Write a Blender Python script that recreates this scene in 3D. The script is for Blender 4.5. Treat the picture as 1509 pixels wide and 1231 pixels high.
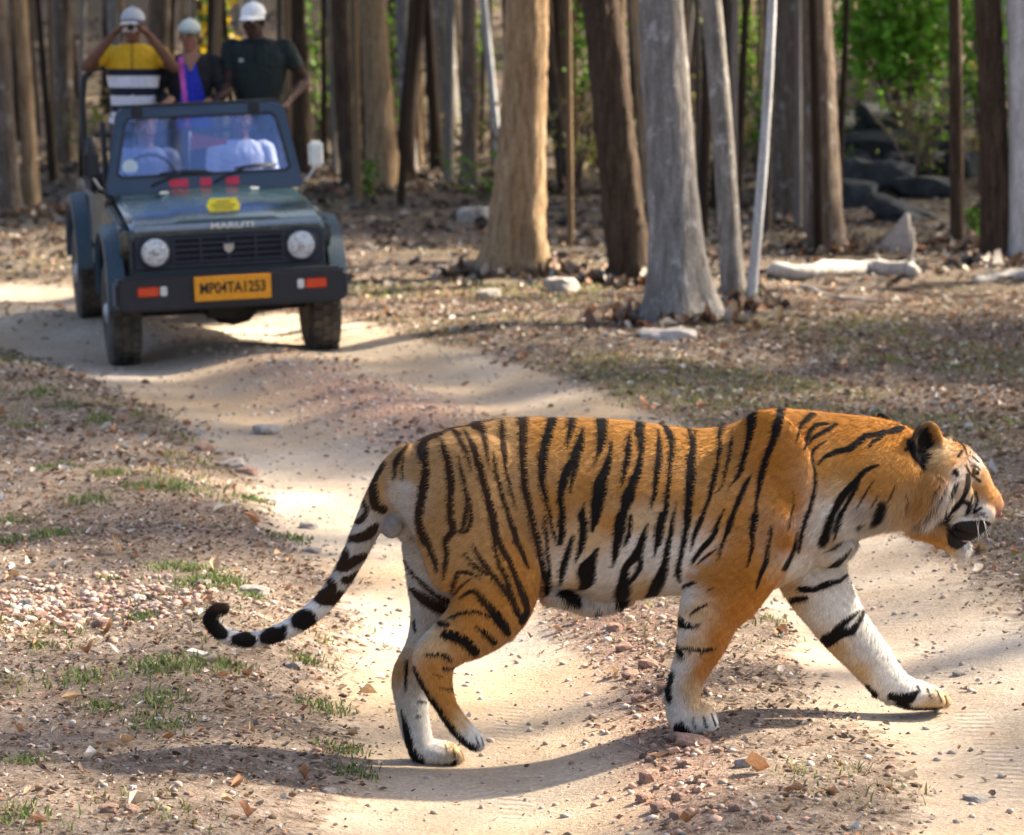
import bpy, bmesh, math, random
import numpy as np
from mathutils import Vector, Matrix, noise as mnoise

rad = math.radians
scene = bpy.context.scene
col = scene.collection
for o in list(bpy.data.objects):
    bpy.data.objects.remove(o)

# ------------------------------------------------------------------ camera
IW, IH, F = 1509.0, 1231.0, 5000.0        # photograph size, focal length in its pixels
CAM_H, PITCH = 2.1, math.atan(576.5 / 5000.0)
cam_d = bpy.data.cameras.new('camera')
cam = bpy.data.objects.new('camera', cam_d); col.objects.link(cam)
cam.location = (0, 0, CAM_H); cam.rotation_euler = (math.pi / 2 - PITCH, 0, 0)
cam_d.sensor_width = 36.0; cam_d.lens = F / IW * 36.0
cam_d.clip_start = 0.1; cam_d.clip_end = 2000
cam_d.dof.use_dof = True; cam_d.dof.focus_distance = 10.05; cam_d.dof.aperture_fstop = 5.6
scene.camera = cam

# ------------------------------------------------------------------ light
SUN_AZ, SUN_EL = 24.0, 41.0               # degrees behind the picture's right, and height
sd = Vector((math.cos(rad(SUN_EL)) * math.cos(rad(SUN_AZ)), math.cos(rad(SUN_EL)) * math.sin(rad(SUN_AZ)), math.sin(rad(SUN_EL))))
sun_l = bpy.data.lights.new('sun', 'SUN'); sun_l.energy = 4.6; sun_l.angle = rad(1.4); sun_l.color = (1.0, 0.88, 0.70)
sun = bpy.data.objects.new('sun', sun_l); col.objects.link(sun)
sun.rotation_euler = sd.to_track_quat('Z', 'Y').to_euler(); sun.location = sd * 30
w = bpy.data.worlds.new('World'); scene.world = w; w.use_nodes = True
nt = w.node_tree; nt.nodes.clear()
sky = nt.nodes.new('ShaderNodeTexSky'); sky.sky_type = 'NISHITA'; sky.sun_disc = False
sky.sun_elevation = rad(SUN_EL); sky.sun_rotation = math.atan2(sd.x, sd.y)
sky.air_density = 0.8; sky.dust_density = 4.0; sky.ozone_density = 1.0
bg = nt.nodes.new('ShaderNodeBackground'); bg.inputs['Strength'].default_value = 0.078
wo = nt.nodes.new('ShaderNodeOutputWorld')
nt.links.new(sky.outputs[0], bg.inputs[0]); nt.links.new(bg.outputs[0], wo.inputs[0])
vs = scene.view_settings
vs.view_transform = 'Standard'; vs.look = 'None'; vs.gamma = 1.0; vs.use_curve_mapping = False
vs.exposure = 2.38
scene.cycles.max_bounces = 6; scene.cycles.transparent_max_bounces = 8

# ------------------------------------------------------------------ pixel -> place
CP, SP = math.cos(PITCH), math.sin(PITCH)
def ray(px, py):
    x = (px - IW / 2) / F; u = -(py - IH / 2) / F
    return np.array([x, CP + u * SP, -SP + u * CP])
def at(px, py, Y):
    d = ray(px, py); t = Y / d[1]
    return np.array([d[0] * t, Y, CAM_H + d[2] * t])
def proj(V):
    V = np.asarray(V, float); dx = V[:, 0]; dy = V[:, 1]; dz = V[:, 2] - CAM_H
    dep = dy * CP - dz * SP; up = dy * SP + dz * CP
    return IW / 2 + F * dx / dep, IH / 2 - F * up / dep

# ------------------------------------------------------------------ the lie of the land
def catmull(P, n):
    P = np.asarray(P, float); m = len(P)
    Q = np.vstack([2 * P[0] - P[1], P, 2 * P[-1] - P[-2]])
    out = []
    for i in range(m - 1):
        a, b, c, d = Q[i], Q[i + 1], Q[i + 2], Q[i + 3]
        for k in range(n):
            t = k / n
            out.append(0.5 * ((2 * b) + (c - a) * t + (2 * a - 5 * b + 4 * c - d) * t * t + (3 * b - a - 3 * c + d) * t ** 3))
    out.append(P[-1]); return np.array(out)
ROAD = catmull([(0.2, -6), (0.55, 2), (0.66, 6.5), (0.66, 8.8), (0.64, 10.9), (0.50, 12.6), (0.16, 14.6), (-0.50, 18.0),
                (-1.25, 20.5), (-2.0, 22.4), (-3.3, 24.6), (-5.2, 26.4), (-8.5, 28.2), (-14, 30), (-24, 33)], 7)
def road_lat(x, y):
    """signed distance from the track's centre line (+ = to the right when walking towards -y reversed, i.e. picture right)"""
    x = np.asarray(x, float); y = np.asarray(y, float)
    best = np.full(x.shape, 1e9); sg = np.zeros(x.shape)
    for i in range(len(ROAD) - 1):
        a = ROAD[i]; b = ROAD[i + 1]; d = b - a; L2 = d @ d
        t = np.clip(((x - a[0]) * d[0] + (y - a[1]) * d[1]) / L2, 0, 1)
        qx = x - (a[0] + t * d[0]); qy = y - (a[1] + t * d[1])
        dd = qx * qx + qy * qy
        m = dd < best
        best = np.where(m, dd, best); sg = np.where(m, np.sign(d[1] * qx - d[0] * qy), sg)
    return np.sqrt(best) * sg
_rng = np.random.RandomState(5)
_PH = _rng.rand(64, 4)
def vnoise(x, y, s, seed=0):
    """cheap smooth noise: a handful of rotated sines"""
    r = 0
    for k in range(6):
        a, b, c, e = _PH[(seed * 7 + k) % 64]
        th = a * 6.283; fr = (0.6 + 0.9 * b) / s * 2.2
        r = r + np.sin((x * math.cos(th) + y * math.sin(th)) * fr + c * 40) * (0.6 + 0.6 * e)
    return r / 3.6
def sstep(a, b, v):
    t = np.clip((v - a) / (b - a), 0, 1); return t * t * (3 - 2 * t)
def ground_h(x, y):
    x = np.asarray(x, float); y = np.asarray(y, float)
    L = road_lat(x, y)
    n1 = vnoise(x, y, 1.6, 1); n2 = vnoise(x, y, 0.5, 2); n3 = vnoise(x, y, 0.2, 3)
    tilt = 0.062 * np.clip(L, -1.1, 1.1)
    e = L + 0.05 * n2
    rut = -0.045 * np.exp(-((np.abs(e) - 0.66) / 0.30) ** 2)
    crown = 0.035 * np.exp(-(e / 0.30) ** 2)
    off = sstep(1.0, 1.7, np.abs(L))
    bank = off * np.where(L < 0, 0.115 + 0.04 * n1, 0.02 + 0.03 * n1)
    far = sstep(8, 30, np.abs(L)) * 0.25 * vnoise(x, y, 9, 4)
    hill = np.maximum(0, y - 44) * 0.045 + np.maximum(0, y - 60) * 0.10
    hill = hill + 0.11 * np.clip(y - 34, 0, 16) * sstep(2.2, 5.0, x)
    lump = 0.012 * n3 * (0.12 + 0.88 * off) + 0.014 * n2 * off
    return tilt + rut + crown + bank + lump + far * sstep(20, 40, y) + np.minimum(hill, 14 + 0.01 * y) * sstep(30, 40, y)
def gz(x, y): return float(ground_h(np.array([x]), np.array([y]))[0])
def gpt(px, py):
    """where the line of sight through a photo pixel meets the ground"""
    d = ray(px, py); ts = np.geomspace(4, 160, 1500)
    P = np.outer(ts, d); P[:, 2] += CAM_H
    below = P[:, 2] < ground_h(P[:, 0], P[:, 1])
    i = int(np.argmax(below)) if below.any() else len(ts) - 1
    return P[i]

# ------------------------------------------------------------------ scene helpers
def tag(o, label=None, cat=None, group=None, kind=None):
    if label: o['label'] = label
    if cat: o['category'] = cat
    if group: o['group'] = group
    if kind: o['kind'] = kind
    return o
def empty(name, loc=(0, 0, 0), rot=(0, 0, 0), parent=None):
    o = bpy.data.objects.new(name, None); col.objects.link(o)
    o.location = loc; o.rotation_euler = rot; o.empty_display_size = 0.1
    if parent: o.parent = parent
    return o
def link(name, me, mats, parent=None):
    o = bpy.data.objects.new(name, me); col.objects.link(o)
    for m in (mats if isinstance(mats, (list, tuple)) else [mats]):
        if m and m.name not in [x.name for x in me.materials if x]: me.materials.append(m)
    if parent: o.parent = parent
    return o
def mesh_np(name, V, Fc, smooth=True):
    """V (n,3), Fc list of faces or (m,k) array"""
    me = bpy.data.meshes.new(name)
    V = np.asarray(V, np.float32)
    if isinstance(Fc, np.ndarray):
        m, k = Fc.shape
        me.vertices.add(len(V)); me.vertices.foreach_set('co', V.ravel())
        me.loops.add(m * k); me.loops.foreach_set('vertex_index', Fc.astype(np.int32).ravel())
        me.polygons.add(m); me.polygons.foreach_set('loop_start', np.arange(0, m * k, k, dtype=np.int32))
        me.update(calc_edges=True); me.validate()
    else:
        me.from_pydata(V.tolist(), [], Fc); me.update()
    if smooth: me.polygons.foreach_set('use_smooth', np.ones(len(me.polygons), bool))
    return me
def set_col(me, name, C):
    a = me.color_attributes.new(name, 'FLOAT_COLOR', 'POINT')
    C = np.asarray(C, np.float32)
    if C.shape[1] == 3: C = np.hstack([C, np.ones((len(C), 1), np.float32)])
    a.data.foreach_set('color', C.ravel())
def set_float(me, name, v):
    a = me.attributes.new(name, 'FLOAT', 'POINT'); a.data.foreach_set('value', np.asarray(v, np.float32))

# ------------------------------------------------------------------ material helper
class Mat:
    def __init__(s, name, rough=0.8, spec=0.3, metal=0.0, base=(0.5, 0.5, 0.5)):
        s.m = bpy.data.materials.new(name); s.m.use_nodes = True
        s.t = s.m.node_tree; s.b = s.t.nodes['Principled BSDF']
        s.b.inputs['Roughness'].default_value = rough; s.b.inputs['Metallic'].default_value = metal
        s.b.inputs['Specular IOR Level'].default_value = spec
        s.b.inputs['Base Color'].default_value = (*base, 1)
    def n(s, kind, **kw):
        nd = s.t.nodes.new('ShaderNode' + kind)
        for k, v in kw.items():
            if k in nd.inputs: s.put(nd.inputs[k], v)
            else: setattr(nd, k, v)
        return nd
    def put(s, inp, v):
        if isinstance(v, bpy.types.NodeSocket): s.t.links.new(v, inp)
        elif isinstance(v, (tuple, list)) and inp.type == 'RGBA' and len(v) == 3: inp.default_value = (*v, 1)
        else: inp.default_value = v
    def pos(s, scale=(1, 1, 1), obj=True):
        g = s.n('TexCoord').outputs['Object'] if obj else s.n('NewGeometry').outputs['Position']
        mp = s.n('Mapping'); s.t.links.new(g, mp.inputs['Vector']); mp.inputs['Scale'].default_value = scale
        return mp.outputs[0]
    def noise(s, vec, scale, detail=4, rough=0.55, dist=0.0):
        nd = s.n('TexNoise', Scale=scale, Detail=detail, Roughness=rough, Distortion=dist)
        s.t.links.new(vec, nd.inputs['Vector']); return nd.outputs['Fac']
    def ramp(s, fac, stops):
        r = s.n('ValToRGB'); e = r.color_ramp.elements
        while len(e) < len(stops): e.new(0.5)
        for i, (p, c) in enumerate(stops):
            e[i].position = p; e[i].color = (*c, 1) if len(c) == 3 else c
        s.put(r.inputs[0], fac); return r.outputs[0]
    def mix(s, f, a, b, mode='MIX'):
        m = s.n('Mix', data_type='RGBA', blend_type=mode)
        s.put(m.inputs[0], f); s.put(m.inputs[6], a); s.put(m.inputs[7], b); return m.outputs[2]
    def math(s, op, a, b=0.0):
        m = s.n('Math', operation=op); s.put(m.inputs[0], a); s.put(m.inputs[1], b); return m.outputs[0]
    def attr(s, name, out='Color'):
        a = s.n('Attribute'); a.attribute_name = name; return a.outputs[out]
    def col(s, c): s.put(s.b.inputs['Base Color'], c)
    def bump(s, h, strength=0.4, dist=0.02):
        b = s.n('Bump'); b.inputs['Strength'].default_value = strength; b.inputs['Distance'].default_value = dist
        s.put(b.inputs['Height'], h); s.t.links.new(b.outputs[0], s.b.inputs['Normal'])
def simple(name, base, rough=0.6, spec=0.4, metal=0.0, var=0.12, scale=25, bump=0.0):
    M = Mat(name, rough, spec, metal, base)
    v = M.pos(); n = M.noise(v, scale, 5, 0.6)
    lo = tuple(max(0, c * (1 - var)) for c in base); hi = tuple(min(1, c * (1 + var)) for c in base)
    M.col(M.ramp(n, [(0.3, lo), (0.7, hi)]))
    if bump: M.bump(n, bump, 0.01)
    return M.m

def tube_vf(P, R, seg=8, caps=True, squash=1.0, phase=0.0, wob=None):
    """closed tube through points P with radii R"""
    P = np.asarray(P, float); n = len(P); V = []
    t0 = P[1] - P[0]; ref = np.array([0, 0, 1.0]) if abs(t0[2]) < 0.9 * np.linalg.norm(t0) else np.array([1.0, 0, 0])
    u = np.cross(t0, ref); u /= np.linalg.norm(u)
    for i in range(n):
        t = P[min(i + 1, n - 1)] - P[max(i - 1, 0)]; t = t / (np.linalg.norm(t) + 1e-12)
        u = u - t * (u @ t); u /= np.linalg.norm(u) + 1e-12; w_ = np.cross(t, u)
        for k in range(seg):
            a = 2 * math.pi * k / seg + phase; rr = R[i] * (1 if wob is None else wob[i][k])
            V.append(P[i] + (u * math.cos(a) + w_ * math.sin(a) * squash) * rr)
    Fc = [(i * seg + k, i * seg + (k + 1) % seg, (i + 1) * seg + (k + 1) % seg, (i + 1) * seg + k) for i in range(n - 1) for k in range(seg)]
    if caps: Fc += [tuple(range(seg))[::-1], tuple((n - 1) * seg + k for k in range(seg))]
    return V, Fc
def tube(name, P, R, seg=8, **kw):
    if not hasattr(R, '__len__'): R = [R] * len(P)
    V, Fc = tube_vf(P, R, seg, **kw); return mesh_np(name, V, Fc)
# ================================================================== GROUND AND TRACK
def axis(parts):
    out = [parts[0][0]]
    for a, b, s in parts:
        n = max(1, int(round((b - a) / s))); out += list(a + (b - a) * (np.arange(n) + 1) / n)
    return np.array(out)
gx = axis([(-260, -60, 20), (-60, -16, 3), (-16, -6, 0.5), (-6, -3, 0.12), (-3, 3, 0.045), (3, 6, 0.12), (6, 16, 0.5), (16, 60, 3), (60, 260, 20)])
gy = axis([(-60, -6, 6), (-6, 7.5, 0.6), (7.5, 15, 0.05), (15, 26, 0.10), (26, 40, 0.3), (40, 80, 1.2), (80, 320, 12)])
GX, GY_ = np.meshgrid(gx, gy); gxf = GX.ravel(); gyf = GY_.ravel()
GZ = ground_h(gxf, gyf); GL = road_lat(gxf, gyf)
nx_, ny_ = len(gx), len(gy)
ii = np.arange(nx_ * ny_).reshape(ny_, nx_)
GF = np.stack([ii[:-1, :-1].ravel(), ii[:-1, 1:].ravel(), ii[1:, 1:].ravel(), ii[1:, :-1].ravel()], 1)
GV = np.c_[gxf, gyf, GZ]
ep = 0.02
gn = np.c_[-(ground_h(gxf + ep, gyf) - ground_h(gxf - ep, gyf)) / (2 * ep), -(ground_h(gxf, gyf + ep) - ground_h(gxf, gyf - ep)) / (2 * ep), np.ones(len(gxf))]
gn /= np.linalg.norm(gn, axis=1)[:, None]
def track_mask(x, y, L=None):
    """1 where wheels keep the sand bare, 0 on the verge; the crown between the ruts is partly grown over"""
    L = road_lat(x, y) if L is None else L
    e = np.abs(L) + 0.10 * vnoise(x, y, 0.7, 11) + 0.05 * vnoise(x, y, 0.22, 12)
    outer = 1 - sstep(0.95, 1.40, e)
    near = 1 - sstep(14.5, 18.5, y)
    crown = (1 - sstep(0.22, 0.46, e)) * (0.28 + 0.60 * near)
    return outer * (1 - crown)
def pink_mask(x, y, L=None):
    L = road_lat(x, y) if L is None else L
    a = np.exp(-((L + 0.22 + 0.06 * vnoise(x, y, 0.5, 14)) / 0.17) ** 2) * (y < 15) * np.clip(0.65 + 0.5 * vnoise(x, y, 1.1, 13), 0.1, 1)
    b = np.exp(-((L + 0.05) / 0.36) ** 2) * np.exp(-((y - 18.8) / 2.2) ** 2) * 1.1
    return np.maximum(a, b)
GT = track_mask(gxf, gyf, GL); GP = pink_mask(gxf, gyf, GL)
M = Mat('earth', 0.95, 0.12)
p = M.pos((1, 1, 1), obj=False)
n1 = M.noise(p, 1.3, 6, 0.6); n2 = M.noise(p, 14, 6, 0.65); n3_ = M.noise(p, 70, 4, 0.7); n4 = M.noise(p, 0.35, 4, 0.5)
verge = M.ramp(n2, [(0.25, (0.050, 0.036, 0.028)), (0.48, (0.112, 0.084, 0.065)), (0.62, (0.170, 0.132, 0.105)), (0.8, (0.25, 0.20, 0.165))])
verge = M.mix(M.ramp(n1, [(0.42, (0, 0, 0)), (0.62, (0.7, 0.7, 0.7))]), verge, M.ramp(n2, [(0.3, (0.045, 0.033, 0.026)), (0.7, (0.125, 0.094, 0.074))]))
verge = M.mix(M.ramp(n4, [(0.45, (0, 0, 0)), (0.62, (0.35, 0.35, 0.35))]), verge, (0.13, 0.115, 0.05))
sand = M.ramp(n1, [(0.3, (0.33, 0.255, 0.185)), (0.5, (0.42, 0.345, 0.265)), (0.72, (0.51, 0.44, 0.36))])
sand = M.mix(0.35, sand, M.mix(1.0, sand, M.ramp(n2, [(0.25, (0.6,) * 3), (0.7, (1.3,) * 3)]), 'MULTIPLY'))
sand = M.mix(M.ramp(n4, [(0.42, (0, 0, 0)), (0.60, (0.6,) * 3)]), sand, (0.37, 0.25, 0.135))
pink = M.ramp(n3_, [(0.3, (0.19, 0.10, 0.075)), (0.7, (0.40, 0.25, 0.19))])
soil = M.ramp(n2, [(0.25, (0.10, 0.070, 0.050)), (0.45, (0.225, 0.168, 0.124)), (0.6, (0.295, 0.23, 0.178)), (0.8, (0.42, 0.35, 0.285))])
soil = M.mix(M.ramp(n1, [(0.45, (0, 0, 0)), (0.65, (0.6,) * 3)]), soil, M.ramp(n2, [(0.3, (0.075, 0.054, 0.040)), (0.7, (0.21, 0.160, 0.122))]))
verge = M.mix(M.attr('open', 'Fac'), verge, soil)
tk = M.attr('track', 'Fac'); pk = M.attr('pink', 'Fac')
tkn = M.ramp(M.math('ADD', tk, M.math('MULTIPLY', M.math('SUBTRACT', n2, 0.5), 1.3)), [(0.22, (0, 0, 0)), (0.78, (1, 1, 1))])
c = M.mix(tkn, verge, sand)
c = M.mix(M.math('MULTIPLY', pk, 0.7), c, pink)
fine = M.ramp(n3_, [(0.28, (0.45,) * 3), (0.5, (0.95,) * 3), (0.72, (1.5,) * 3)])
c = M.mix(M.math('SUBTRACT', 0.9, M.math('MULTIPLY', tkn, 0.40)), c, M.mix(1.0, c, fine, 'MULTIPLY'))
M.col(c)
hgt = M.math('ADD', M.math('MULTIPLY', n2, 0.7), M.math('MULTIPLY', n3_, 0.6))
sep = M.n('SeparateXYZ'); M.t.links.new(p, sep.inputs[0])
la = M.attr('lat', 'Fac'); chev = M.math('SINE', M.math('ADD', M.math('MULTIPLY', sep.outputs[1], 110.0), M.math('MULTIPLY', M.math('ABSOLUTE', M.math('SUBTRACT', M.math('ABSOLUTE', la), 0.70)), 70.0)))
rm = M.ramp(M.math('ABSOLUTE', M.math('SUBTRACT', M.math('ABSOLUTE', la), 0.70)), [(0.07, (1,) * 3), (0.10, (0,) * 3)])
chev = M.math('MULTIPLY', M.math('MULTIPLY', chev, rm), M.ramp(n1, [(0.42, (0,) * 3), (0.58, (0.22,) * 3)]))
hgt = M.math('ADD', hgt, chev)
M.bump(M.math('MULTIPLY', hgt, M.math('SUBTRACT', 1.0, M.math('MULTIPLY', tkn, 0.50))), 0.8, 0.035)
earth = M.m
fc = GT[GF].mean(1) > 0.5
for nm, sel in (('ground', ~fc), ('dirt_track', fc)):
    f = GF[sel]; used, inv = np.unique(f, return_inverse=True)
    me = mesh_np(nm, GV[used], inv.reshape(f.shape))
    set_float(me, 'track', GT[used]); set_float(me, 'pink', GP[used]); set_float(me, 'lat', GL[used]); set_float(me, 'open', (1 - sstep(2.2, 4.5, GL[used])) * (1 - sstep(24, 30, gyf[used])) * (1 - 0.5 * sstep(0.8, 1.6, GL[used])))
    me.normals_split_custom_set_from_vertices(gn[used])
    tag(link(nm, me, earth), kind='structure')

# ---- litter, gravel, grass: nobody could count them
R_ = np.random.RandomState(21)
def onscreen(x, y, z, pad=40):
    P = np.c_[x, y, z]; u, v = proj(P); return (u > -pad) & (u < IW + pad) & (v > -pad) & (v < IH + pad)
def scatter(n, y0, y1, power=1.0):
    """points over the view wedge (a little wider than the lens sees), even per unit area"""
    y = (y0 ** (power + 1) + R_.rand(n) * (y1 ** (power + 1) - y0 ** (power + 1))) ** (1 / (power + 1))
    x = (R_.rand(n) * 2 - 1) * (0.155 * y + 0.5)
    return x, y
def leaf_mesh(name, x, y, size, tilt, cols, lift=0.004, bend=0.35, asp=0.5):
    n = len(x); z = ground_h(x, y)
    a = R_.rand(n) * 6.283; ca, sa = np.cos(a), np.sin(a)
    t1 = R_.randn(n) * tilt; t2 = R_.randn(n) * tilt
    L = size; Wd = size * asp * (0.7 + 0.6 * R_.rand(n)); bd = bend * size * (0.3 + R_.rand(n))
    cu = bd * (R_.rand(n) * 1.6 - 0.5)
    loc = [(-L * 0.5, 0 * L, 0.2 * bd), (-L * 0.18, -Wd * 0.42, bd), (L * 0.20, -Wd * 0.40, bd * 0.9 + cu * 0.4), (L * 0.5, 0.1 * Wd, cu), (L * 0.16, Wd * 0.46, bd), (-L * 0.22, Wd * 0.38, bd * 0.8), (0 * L, 0 * L, 0 * L)]
    V = np.zeros((n, 7, 3))
    for k, (lx, ly, lz) in enumerate(loc):
        jx = 1 + 0.25 * R_.randn(n) * (k < 6); lx = lx * jx; ly = ly * jx
        lz = lz + lx * t1 + ly * t2
        V[:, k] = np.c_[x + lx * ca - ly * sa, y + lx * sa + ly * ca, z + lift + np.abs(lz)]
    Fc = np.arange(n * 7).reshape(n, 7)
    F3 = np.concatenate([Fc[:, [6, k, (k + 1) % 6]] for k in range(6)])
    me = mesh_np(name, V.reshape(-1, 3), F3, smooth=True); set_col(me, 'tint', np.repeat(cols, 7, 0)); return me
def tinted(name, rough=0.8, trans=0.0, spec=0.2):
    M = Mat(name, rough, spec); v = M.pos(obj=False); nn = M.noise(v, 90, 3)
    cc = M.mix(1.0, M.attr('tint'), M.ramp(nn, [(0.3, (0.75,) * 3), (0.7, (1.2,) * 3)]), 'MULTIPLY'); M.col(cc)
    if trans:
        tr = M.n('BsdfTranslucent'); M.t.links.new(cc, tr.inputs['Color']); mx = M.n('MixShader'); mx.inputs[0].default_value = trans
        M.t.links.new(M.b.outputs[0], mx.inputs[1]); M.t.links.new(tr.outputs[0], mx.inputs[2]); M.t.links.new(mx.outputs[0], M.t.nodes['Material Output'].inputs[0])
    return M.m
m_litter = tinted('dry_leaf', 0.75, 0.15); m_peb = tinted('pebble_stone', 0.85); m_grass = tinted('grass_blade', 0.6, 0.35)
PAL = np.array([(0.24, 0.17, 0.12), (0.17, 0.11, 0.075), (0.32, 0.24, 0.17), (0.12, 0.078, 0.055), (0.40, 0.32, 0.25), (0.27, 0.14, 0.085), (0.46, 0.40, 0.34), (0.20, 0.17, 0.15)])
def pal(n, P=PAL): return P[R_.randint(0, len(P), n)] * (0.75 + 0.5 * R_.rand(n, 1))
xs = []; ys = []; sz = []
for n, y0, y1, s0, s1 in ((80000, 8.2, 15, 0.010, 0.030), (50000, 15, 26, 0.018, 0.055), (36000, 26, 70, 0.04, 0.15)):
    x, y = scatter(n, y0, y1)
    tm = track_mask(x, y); cl = vnoise(x, y, 0.9, 17) * 0.5 + 0.5 + 0.3 * vnoise(x, y, 0.3, 18)
    opn = (1 - sstep(0.5, 2.5, road_lat(x, y))) * (y < 24); keep = R_.rand(n) < np.clip((1 - tm) * (0.35 + 0.8 * cl) * (1 - 0.45 * opn), 0.02, 1)
    xs.append(x[keep]); ys.append(y[keep]); sz.append(s0 + (s1 - s0) * R_.rand(keep.sum()) ** 2.2)
x = np.concatenate(xs); y = np.concatenate(ys); s = np.concatenate(sz)
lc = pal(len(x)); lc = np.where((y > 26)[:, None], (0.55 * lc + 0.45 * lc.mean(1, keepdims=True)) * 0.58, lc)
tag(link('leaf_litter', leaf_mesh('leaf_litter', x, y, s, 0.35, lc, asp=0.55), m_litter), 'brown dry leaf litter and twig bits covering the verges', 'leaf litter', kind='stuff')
# pale curled leaves and big fallen leaves
x, y = scatter(9000, 8.4, 34); tm = track_mask(x, y); keep = (R_.rand(len(x)) < (1 - tm) * 0.5); x, y = x[keep], y[keep]
tag(link('fallen_leaves', leaf_mesh('fallen_leaves', x, y, 0.025 + 0.045 * R_.rand(len(x)) ** 1.5, 0.5, pal(len(x), np.array([(0.55, 0.47, 0.38), (0.48, 0.33, 0.20), (0.60, 0.55, 0.48), (0.40, 0.22, 0.12)])), bend=0.5, asp=0.45), m_litter), 'pale curled fallen leaves strewn over the verges', 'leaves', kind='stuff')
ICO = []
_b = bmesh.new(); bmesh.ops.create_icosphere(_b, subdivisions=1, radius=1.0); ICOV = np.array([v.co[:] for v in _b.verts]); ICOF = np.array([[v.index for v in f.verts] for f in _b.faces]); _b.free()
def pebbles(name, x, y, r, cols, flat=0.65, sink=0.3):
    n = len(x); z = ground_h(x, y); m = len(ICOV)
    V = np.tile(ICOV[None], (n, 1, 1)) * (0.78 + 0.44 * R_.rand(n, m, 1))
    V = V * np.stack([0.8 + 0.6 * R_.rand(n), 0.7 + 0.4 * R_.rand(n), flat * (0.8 + 0.5 * R_.rand(n))], 1)[:, None, :] * r[:, None, None]
    a = R_.rand(n) * 6.283; ca, sa = np.cos(a)[:, None], np.sin(a)[:, None]
    X = V[:, :, 0] * ca - V[:, :, 1] * sa + x[:, None]; Y = V[:, :, 0] * sa + V[:, :, 1] * ca + y[:, None]; Z = V[:, :, 2] + (z + r * flat * (1 - 2 * sink) * 0.6)[:, None]
    Vv = np.stack([X, Y, Z], 2).reshape(-1, 3)
    Fq = (ICOF[None] + (np.arange(n) * m)[:, None, None]).reshape(-1, 3)
    me = mesh_np(name, Vv, Fq, smooth=False); set_col(me, 'tint', np.repeat(cols, m, 0)); return me
PK = np.array([(0.44, 0.25, 0.18), (0.50, 0.36, 0.29), (0.36, 0.22, 0.16), (0.55, 0.47, 0.40), (0.40, 0.30, 0.24), (0.48, 0.30, 0.22)])
GRY = np.array([(0.36, 0.30, 0.24), (0.45, 0.39, 0.33), (0.28, 0.22, 0.17), (0.52, 0.46, 0.40)])
x, y = scatter(60000, 8.3, 22); pm = pink_mask(x, y); keep = R_.rand(len(x)) < pm * 0.55; x, y = x[keep], y[keep]
tag(link('pink_gravel', pebbles('pink_gravel', x, y, 0.004 + 0.014 * R_.rand(len(x)) ** 2.5, pal(len(x), PK)), m_peb), 'pinkish crushed gravel along the crown between the ruts', 'gravel', kind='stuff')
x, y = scatter(46000, 8.3, 26); tm = track_mask(x, y); keep = R_.rand(len(x)) < np.where(tm > 0.6, 0.30, 0.7); x, y, tm = x[keep], y[keep], tm[keep]; gcol = pal(len(x), np.vstack([GRY, PK[:3], PAL[:4]])); gcol = np.where((tm > 0.6)[:, None], 0.35 * gcol + 0.65 * np.array((0.42, 0.36, 0.30)), gcol)
tag(link('verge_gravel', pebbles('verge_gravel', x, y, 0.0025 + 0.012 * R_.rand(len(x)) ** 3, gcol), m_peb), 'small grey brown pebbles scattered over the verges', 'gravel', kind='stuff')
# a spill of pink gravel on the left verge
c0 = gpt(110, 895); n = 900
x = c0[0] + R_.randn(n) * 0.26 ; y = c0[1] + R_.randn(n) * 0.28
tag(link('gravel_spill', pebbles('gravel_spill', x, y, 0.006 + 0.016 * R_.rand(n) ** 2.2, pal(n, PK * 1.15)), m_peb), 'loose spill of pink gravel on the verge by the tiger\'s tail', 'gravel', kind='stuff')
# grass
def grass(name, cx, cy, nb, spread, hgt, green):
    V = []; Cc = []
    n = int(nb.sum()); k = np.repeat(np.arange(len(cx)), nb)
    x = cx[k] + R_.randn(n) * spread[k]; y = cy[k] + R_.randn(n) * spread[k] * 1.2; z = ground_h(x, y)
    h = hgt[k] * (0.4 + 0.8 * R_.rand(n)); a = R_.rand(n) * 6.283; ln_ = h * (0.4 + 0.9 * R_.rand(n)); wv = 0.0016 + 0.0016 * R_.rand(n) + 0.00008 * y
    dx, dy = np.cos(a), np.sin(a)
    base = np.c_[x, y, z]; mid = base + np.c_[dx * ln_ * 0.35, dy * ln_ * 0.35, h * 0.65]; tip = base + np.c_[dx * ln_, dy * ln_, h]
    sd_ = np.c_[-dy * wv, dx * wv, 0 * wv]
    Vv = np.stack([base - sd_, base + sd_, mid + sd_ * 0.7, mid - sd_ * 0.7, tip], 1).reshape(-1, 3)
    i0 = (np.arange(n) * 5)[:, None]
    Fq = np.concatenate([i0 + [[0, 1, 2]], i0 + [[0, 2, 3]], i0 + [[3, 2, 4]]])
    G1 = np.array((0.095, 0.165, 0.042)); G2 = np.array((0.32, 0.25, 0.11))
    t = np.clip(green[k] + R_.randn(n) * 0.22, 0, 1)[:, None]; cc = (G1 * t + G2 * (1 - t)) * (0.7 + 0.6 * R_.rand(n, 1))
    me = mesh_np(name, Vv, Fq); set_col(me, 'tint', np.repeat(cc, 5, 0)); return me
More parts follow.
